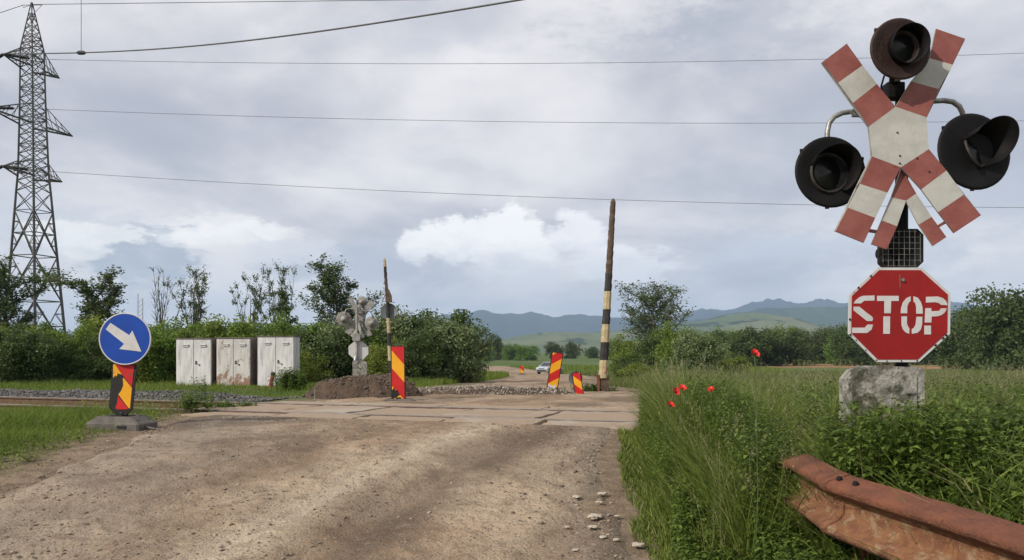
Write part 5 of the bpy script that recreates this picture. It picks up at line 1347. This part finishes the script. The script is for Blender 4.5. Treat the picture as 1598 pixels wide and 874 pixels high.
# verge left of the guardrail
def fv(x, y): l, r = redge(y); s_, o_ = track_so(x, y); return (x > r - .12 + .35 * (fbm(x * 2, y * 2, 3, 2) - .4)) & (x < railx(y) + .05 + .25 * (y > 4.9)) & (y < 10.6) & ((o_ < -.9) | (s_ > S1 + .05))
x, y = pts_in(105000, .6, 2.4, 2.6, 10.5, fv)
l, r = redge(y); e = ss(0, .5, x - r); hmax = .10 + e * (.17 + .56 * ss(4.5, 5.6, y) - .16 * ss(7, 9, y))
h = hmax * (.25 + 1.1 * fbm(x * 3.5, y * 3.5, 3, 8)) * rs.uniform(.35, 1.3, len(x)) * (1 - .25 * ss(-.25, .0, x - railx(y)) * (y > 5)); h = np.where((railx(y) - x < .28) & (y < 4.6), h * .55, h)
blades('verge_grass', x, y, h, rs.uniform(.002, .0062, len(x)), M['grass'], 'tall green grass between the road and the guardrail', 1, 3, .45)
# tall growth right of the guardrail
x, y = pts_in(150000, 1.6, 9.5, 3.1, 13, lambda x, y: (x > railx(y) + .13) & (x < .66 * y + 1.1))
h = (.34 + .42 * fbm(x * 1.1, y * 1.1, 3, 15)) * rs.uniform(.45, 1.25, len(x)) * (.72 + .28 * ss(3.6, 5.5, y)); h *= np.where((np.hypot(x - 2.35, y - 4.55) < .42), .85, 1) * (1 - .25 * ss(6, 9, y))
blades('meadow_grass', x, y, h, rs.uniform(.002, .0075, len(x)), M['grass'], 'tall dark green grass behind the guardrail', 2, 3, .65)
x, y = pts_in(150000, 1.7, 20, 9, 26, lambda x, y: (x > np.maximum(redge(y)[1] + .25, 0)) & (x < .68 * y + 1.5) & ((track_so(x, y)[1] > 2.6) | (track_so(x, y)[1] < -1) | (track_so(x, y)[0] > S1 + .2)))
h = (.22 + .42 * fbm(x * .6, y * .6, 3, 25)) * rs.uniform(.5, 1.15, len(x)); h *= 1 - .45 * ss(0, 1.2, 1.2 - (x - redge(y)[1]))
blades('meadow_grass', x, y, h, rs.uniform(.005, .010, len(x)), M['palegrass'], 'pale green meadow grass right of the tracks', 3, 2, .35)
x, y = pts_in(110000, 3, 62, 24, 80, lambda x, y: (x > redge(y)[1] + .3) & (x < .68 * y + 3))
blades('meadow_grass', x, y, rs.uniform(.2, .5, len(x)), rs.uniform(.015, .03, len(x)), M['palegrass'], 'far meadow grass running to the tree belt', 4, 2, .35)
x, y = pts_in(80000, -75, 90, 80, 150, lambda x, y: ((x > redge(y)[1] + .5) | (x < redge(y)[0] - .5)) & (np.abs(x) < .68 * y + 3) & ~((x > 42) & (y > 112)))
blades('field_grass', x, y, rs.uniform(.25, .6, len(x)), rs.uniform(.03, .07, len(x)), M['brightgrass'], 'bright green field grass beyond the bend of the road', 5, 2, .3)
# tall growth swallowing the far part of the guardrail, and weeds at its kink
x, y = pts_in(42000, 1.25, 2.35, 4.66, 9.2, lambda x, y: (np.abs(x - railx(y) + .05) < .34) & (x > redge(y)[1] + .1))
fr_ = x < railx(y) - .06
h = np.where(fr_, .84, .62) + (fbm(x * 2.5, y * 1.6, 3, 61) - .5) * .55
h = h * rs.uniform(.45, 1.1, len(x)) * (.68 + .32 * ss(4.6, 5.0, y)) * (1 - .20 * ss(7.2, 8.6, y))
blades('meadow_grass', x, y, h, rs.uniform(.002, .0065, len(x)), M['grass'], 'tall grass swallowing the far part of the guardrail', 12, 3, .5)
x, y = pts_in(5200, 1.3, 2.1, 4.05, 7.6, lambda x, y: (np.abs(x - railx(y) + .10) < .22) & (x < railx(y) - .09 + 1.0 * (y > 4.8)))
herbs('verge_weeds', x, y, rs.uniform(.15, .46, len(x)) + .42 * ss(4.5, 5.0, y), M['weed'], 'leafy weeds crowding round the end of the near guardrail', 56, (.025, .07), 8)
x, y = pts_in(5000, 1.7, 5.5, 3.4, 5.2, lambda x, y: (x > railx(y) + .12) & (x < .66 * y + 1))
blades('meadow_grass', x, y, rs.uniform(.35, .75, len(x)), rs.uniform(.004, .009, len(x)), M['grass'], 'broad bright grass blades among the nettles', 13, 3, .8)
x, y = pts_in(2500, 1.86, 2.35, 4.45, 4.93, lambda x, y: x > 0)
blades('meadow_grass', x, y, rs.uniform(.45, .92, len(x)), rs.uniform(.002, .006, len(x)), M['grass'], 'grass tuft at the left foot of the footing block', 14, 3, .5)
# left verge
x, y = pts_in(110000, -11, -3.6, 6.0, 14, lambda x, y: (x < redge(y)[0] + .45 * (fbm(x * 2, y * 2, 3, 33) - .55)) & (x > -.67 * y - .8) & (track_so(x, y)[1] < -.12))
e = ss(0, 1.2, redge(y)[0] - x); h = (.02 + .16 * e) * (.25 + 1.5 * fbm(x * 2.3, y * 2.3, 3, 3) ** 1.3) * rs.uniform(.4, 1.4, len(x)) + .02
blades('verge_grass', x, y, h, rs.uniform(.002, .0045, len(x)), M['brightgrass'], 'bright green grass on the left verge before the rails', 6, 2, .7)
x, y = pts_in(2600, -11, -4.2, 6.2, 13, lambda x, y: (x < redge(y)[0] - .1) & (x > -.67 * y - .8) & (track_so(x, y)[1] < -.12) & (fbm(x * 1.7, y * 1.7, 3, 71) > .50))
herbs('verge_weeds', x, y, rs.uniform(.05, .20, len(x)), M['hedge'], 'small leafy weeds scattered in the left verge', 57, (.025, .055), 5)
# weeds between and behind the rails on the left
x, y = pts_in(30000, -16, -4, 10, 20, lambda x, y: (track_so(x, y)[0] < S0 - .1) & (track_so(x, y)[1] > .1) & (track_so(x, y)[1] < 1.5) & (fbm(x * 1.2, y * 1.2, 3, 7) > .52))
blades('track_weeds', x, y, rs.uniform(.04, .14, len(x)), rs.uniform(.002, .004, len(x)), M['brightgrass'], 'sparse weeds between the rails on the left', 7, 2, .5)
def fl(x, y):
    s_, o_ = track_so(x, y); return ((o_ > 4.2 + .8 * (fbm(x * .8, y * .8, 3, 41) - .5)) | ((s_ > S0 - .5) & (o_ > 3.0) & (x < -4.9) & (fbm(x * 1.3, y * 1.3, 3, 44) > .42))) & (x > -.68 * y - 2) & (x < redge(y)[0] - .9 - .0 * y) & ~((x > -5.0) & (x < -1.6) & (y < 16.3))
x, y = pts_in(130000, -22, 0, 13.5, 32, fl)
h = (.10 + .26 * fbm(x * .8, y * .8, 3, 45)) * rs.uniform(.5, 1.2, len(x)); h *= .55 + .45 * ss(20, 24, y)
blades('rough_grass', x, y, h, rs.uniform(.005, .010, len(x)), M['brightgrass'], 'rough green grass between the ballast and the bushes', 8, 2, .4)
x, y = pts_in(60000, -16, 1.0, 28, 80, lambda x, y: (x < redge(y)[0] - .4) & (x > -.3 * y - 2))
blades('rough_grass', x, y, rs.uniform(.15, .5, len(x)), rs.uniform(.012, .028, len(x)), M['brightgrass'], 'grass left of the road behind the crossing', 9, 2, .35)


x, y = pts_in(11000, 1.7, 7.5, 3.1, 9.5, lambda x, y: (x > railx(y) + .16) & (x < .66 * y + 1) & (fbm(x * .9, y * .9, 3, 51) > .44 - .08 * (y < 6)))
h = rs.uniform(.25, .58, len(x)) * (.8 + .2 * ss(3.6, 5.5, y)) + .05 + .16 * (np.hypot(x - 2.3, y - 4.45) < .6)
herbs('nettles', x, y, h, M['weed'], 'dark broad leaved nettles behind the guardrail', 5, (.03, .095), 7)
x, y = pts_in(1700, 1.8, 3.4, 4.25, 4.90, lambda x, y: (x > railx(y) + .10))
herbs('nettles', x, y, rs.uniform(.32, .74, len(x)) + .34 * (1 - ss(1.9, 2.35, x)), M['weed'], 'tall leafy nettles growing in front of the grey footing block', 55, (.04, .085), 9)
x, y = pts_in(15000, .9, 2.0, 2.8, 9, lambda x, y: (x > redge(y)[1] + .15) & (x < railx(y) - .05) & (fbm(x * 1.6, y * 1.6, 3, 52) > .44))
h = rs.uniform(.08, .22, len(x)) + .34 * ss(4.6, 5.6, y)
herbs('verge_weeds', x, y, h, M['weed'], 'leafy weeds among the grass left of the guardrail', 6, (.022, .06), 7)


def plant(name, px, py, d, h, spread, n, label, m_='weed', lf=(.04, .08), seed=1):
    x0 = (px - CX) / F * d; r2 = np.random.RandomState(seed); x = x0 + r2.randn(n) * spread; y = d + r2.randn(n) * spread * .8
    o = herbs(name, x, y, h * r2.uniform(.5, 1.05, n), M[m_], None, seed, lf, 8)
    tag(o, label, 'plant')


plant('weed_plant', 454, 610, 18.8, .55, .17, 130, 'dense green weed bush before the right cabinet', 'weed', (.06, .11), 3)
plant('weed_plant', 312, 632, 14.2, .60, .16, 26, 'tall scraggly weed growing beside the rail before the left cabinet', 'darkleaf', (.04, .08), 4)
plant('weed_plant', 298, 650, 11.6, .36, .18, 60, 'bushy weed at the left end of the crossing slabs', 'weed', (.04, .07), 5)
plant('weed_plant', 345, 640, 12.3, .14, .12, 40, 'low weed in the joint of the left slabs', 'weed', (.03, .06), 6)
plant('weed_plant', 385, 636, 12.6, .12, .08, 26, 'small weed sprouting between the slabs left of the heap', 'weed', (.03, .05), 7)
plant('weed_plant', 925, 606, 17.2, .20, .20, 70, 'low green weed left of the barrier foot', 'weed', (.05, .09), 8)
plant('weed_plant', 190, 632, 12.5, .30, .25, 60, 'light green weeds behind the arrow sign foot', 'hedge', (.04, .07), 9)

# seed-headed grass stalks
def stalks(x, y, h, seed):
    rs = np.random.RandomState(seed); n = len(x); z = g0(x, y); a = rs.rand(n) * 6.28; ln = h * rs.uniform(.05, .35, n); V = []; tn = []
    def pos(t_): return np.stack([x + np.cos(a) * ln * t_ ** 2.2, y + np.sin(a) * ln * t_ ** 2.2, z + h * (t_ - .08 * t_ ** 4)], -1)
    tv = []; F3 = []; F4 = []
    for i in range(5):
        p = pos(i / 4); w_ = .0016 * (1 - .6 * i / 4); tv += [p - np.array([w_, 0, 0]), p + np.array([w_, 0, 0])]
    Vs = np.stack(tv, 1); base = (np.arange(n) * 10)[:, None]; Q = np.concatenate([base + np.array([[2 * i, 2 * i + 1, 2 * i + 3, 2 * i + 2]]) for i in range(4)], 0)
    ps = []
    for k in range(22):
        t_ = .80 + .24 * k / 22; p = pos(t_) + rs.randn(n, 3) * .012 * (1.1 - (t_ - .8) * 3)[..., None] if False else pos(t_) + rs.randn(n, 3) * (.016 * (1.15 - k / 22)); ps.append(p)
    pp = np.concatenate(ps, 0); Vq, Qq = leafquads(pp, rs.uniform(.010, .020, len(pp)), rs, .35, up=1.5)
    V = np.concatenate([Vs.reshape(-1, 3), Vq]); return V, [Q, Qq + n * 10], np.concatenate([np.full(n * 10, .6), np.repeat(rs.rand(len(pp)), 4)])


x, y = pts_in(1500, 1.3, 9, 4.4, 14, lambda x, y: (x < .66 * y + 1) & (x > railx(y) - .3) & ((np.hypot(x - 2.4, y - 4.6) > .45)))
x2, y2 = pts_in(420, 1.05, 2.2, 4.6, 9.3, lambda x, y: (x > redge(y)[1] + .25) & (x < railx(y) + .2))
h = rs.uniform(.5, .82, len(x)); x = np.concatenate([x, x2]); y = np.concatenate([y, y2]); h = np.concatenate([h, rs.uniform(.45, .95, len(x2))]); V, Fs, tn = stalks(x, y, h, 3)
tag(np_mesh('grass_stalks', V, Fs, M['seed'], tint=tn), 'pale seed headed grass stalks above the meadow', 'grass', kind='stuff')
for (px, py, d, lab) in [(1272, 440, 5.6, 'single tall arching grass stalk left of the stop sign, tip against the sky'), (1502, 545, 4.4, 'tall grass stalk just right of the stop sign')]:
    x0 = (px - 12 - CX) / F * d; h_ = CAMZ + (HY - py) / F * d - gz(x0, d); V, Fs, tn = stalks(np.array([x0]), np.array([d]), np.array([h_]), 8)
    tag(np_mesh('grass_stalk', V, Fs, M['seed'], tint=tn), lab, 'grass stalk', 'single tall grass stalks')

# poppies
def poppy(px, py, d, r_, label, seed):
    p = P(px, py, d); z0 = gz(p.x, d); root = empty('poppy', (p.x, d, z0), label, 'poppy', 'red poppies in the grass'); rd = random.Random(seed); H = p.z - z0
    mb = MB(); mb.tube([(0, 0, 0), (.02, .01, H * .4), (.01, 0, H * .8), (0, 0, H - r_ * .2)], .0028, 6); mb.build('stem', M['stem'], root)
    tilt = Matrix.Rotation(rd.uniform(.5, .9), 4, 'X') @ Matrix.Rotation(rd.uniform(-.5, .5), 4, 'Y')
    for k in range(4):
        mb = MB(); a0 = k * math.pi / 2 + rd.uniform(-.2, .2); n1_, n2_ = 6, 8; vs = []
        rad = r_ * (1.0 if k % 2 else .9)
        for i in range(n1_ + 1):
            for j in range(n2_ + 1):
                u_ = i / n1_; v_ = (j / n2_ - .5) * 2; an = a0 + v_ * .95; rr = rad * u_ * (1 - .18 * v_ * v_)
                h_ = rad * (.15 + .55 * u_ ** 1.5 + (.06 * math.sin(j * 2.3 + k * 2 + seed) * u_)) + (.004 if k % 2 else 0)
                vs.append(Vector((0, 0, H)) + tilt @ Vector((rr * math.cos(an), rr * math.sin(an), h_ - rad * .3)))
        mb.add(vs, [(i * (n2_ + 1) + j, i * (n2_ + 1) + j + 1, (i + 1) * (n2_ + 1) + j + 1, (i + 1) * (n2_ + 1) + j) for i in range(n1_) for j in range(n2_)], 0, True); mb.build('petal', M['poppy'], root)
    mb = MB(); mb.lathe([(0, .010), (.006, .009), (.008, .0), (.005, -.008), (0, -.01)], 10, Matrix.Translation((0, 0, H)) @ tilt @ Matrix.Translation((0, 0, .002))); mb.build('seed_head', M['black'], root)


poppy(1046, 633, 6.2, .036, 'lowest red poppy, nearest the crossing slabs', 1)
poppy(1054, 612, 6.4, .038, 'left one of the two poppies touching each other', 2)
poppy(1065, 607, 6.5, .038, 'right one of the two poppies touching each other', 3)
poppy(1110, 609, 6.6, .032, 'small red poppy in front of the rusty guardrail end', 4)
poppy(1178, 553, 4.6, .030, 'single high red poppy against the far tree belt', 5)

# ------------------------------------------------------------------ haze
mb = MB(); mb.box((0, 4300, 240), (18000, 9100, 504))
hz = mb.build('haze', None or mat('haze_unused', (1, 1, 1)))
hm = bpy.data.materials.new('haze_air'); hm.use_nodes = True; n = NT(hm.node_tree); n.n.clear()
pv = n.new('ShaderNodeVolumePrincipled', {'Color': (.50, .66, .94), 'Density': .00012, 'Anisotropy': .0}); mo = n.new('ShaderNodeOutputMaterial'); n.l.new(pv.outputs[0], mo.inputs['Volume'])
hz.data.materials.clear(); hz.data.materials.append(hm)
tag(hz, 'thin pale air haze over the fields and mountains', kind='stuff')
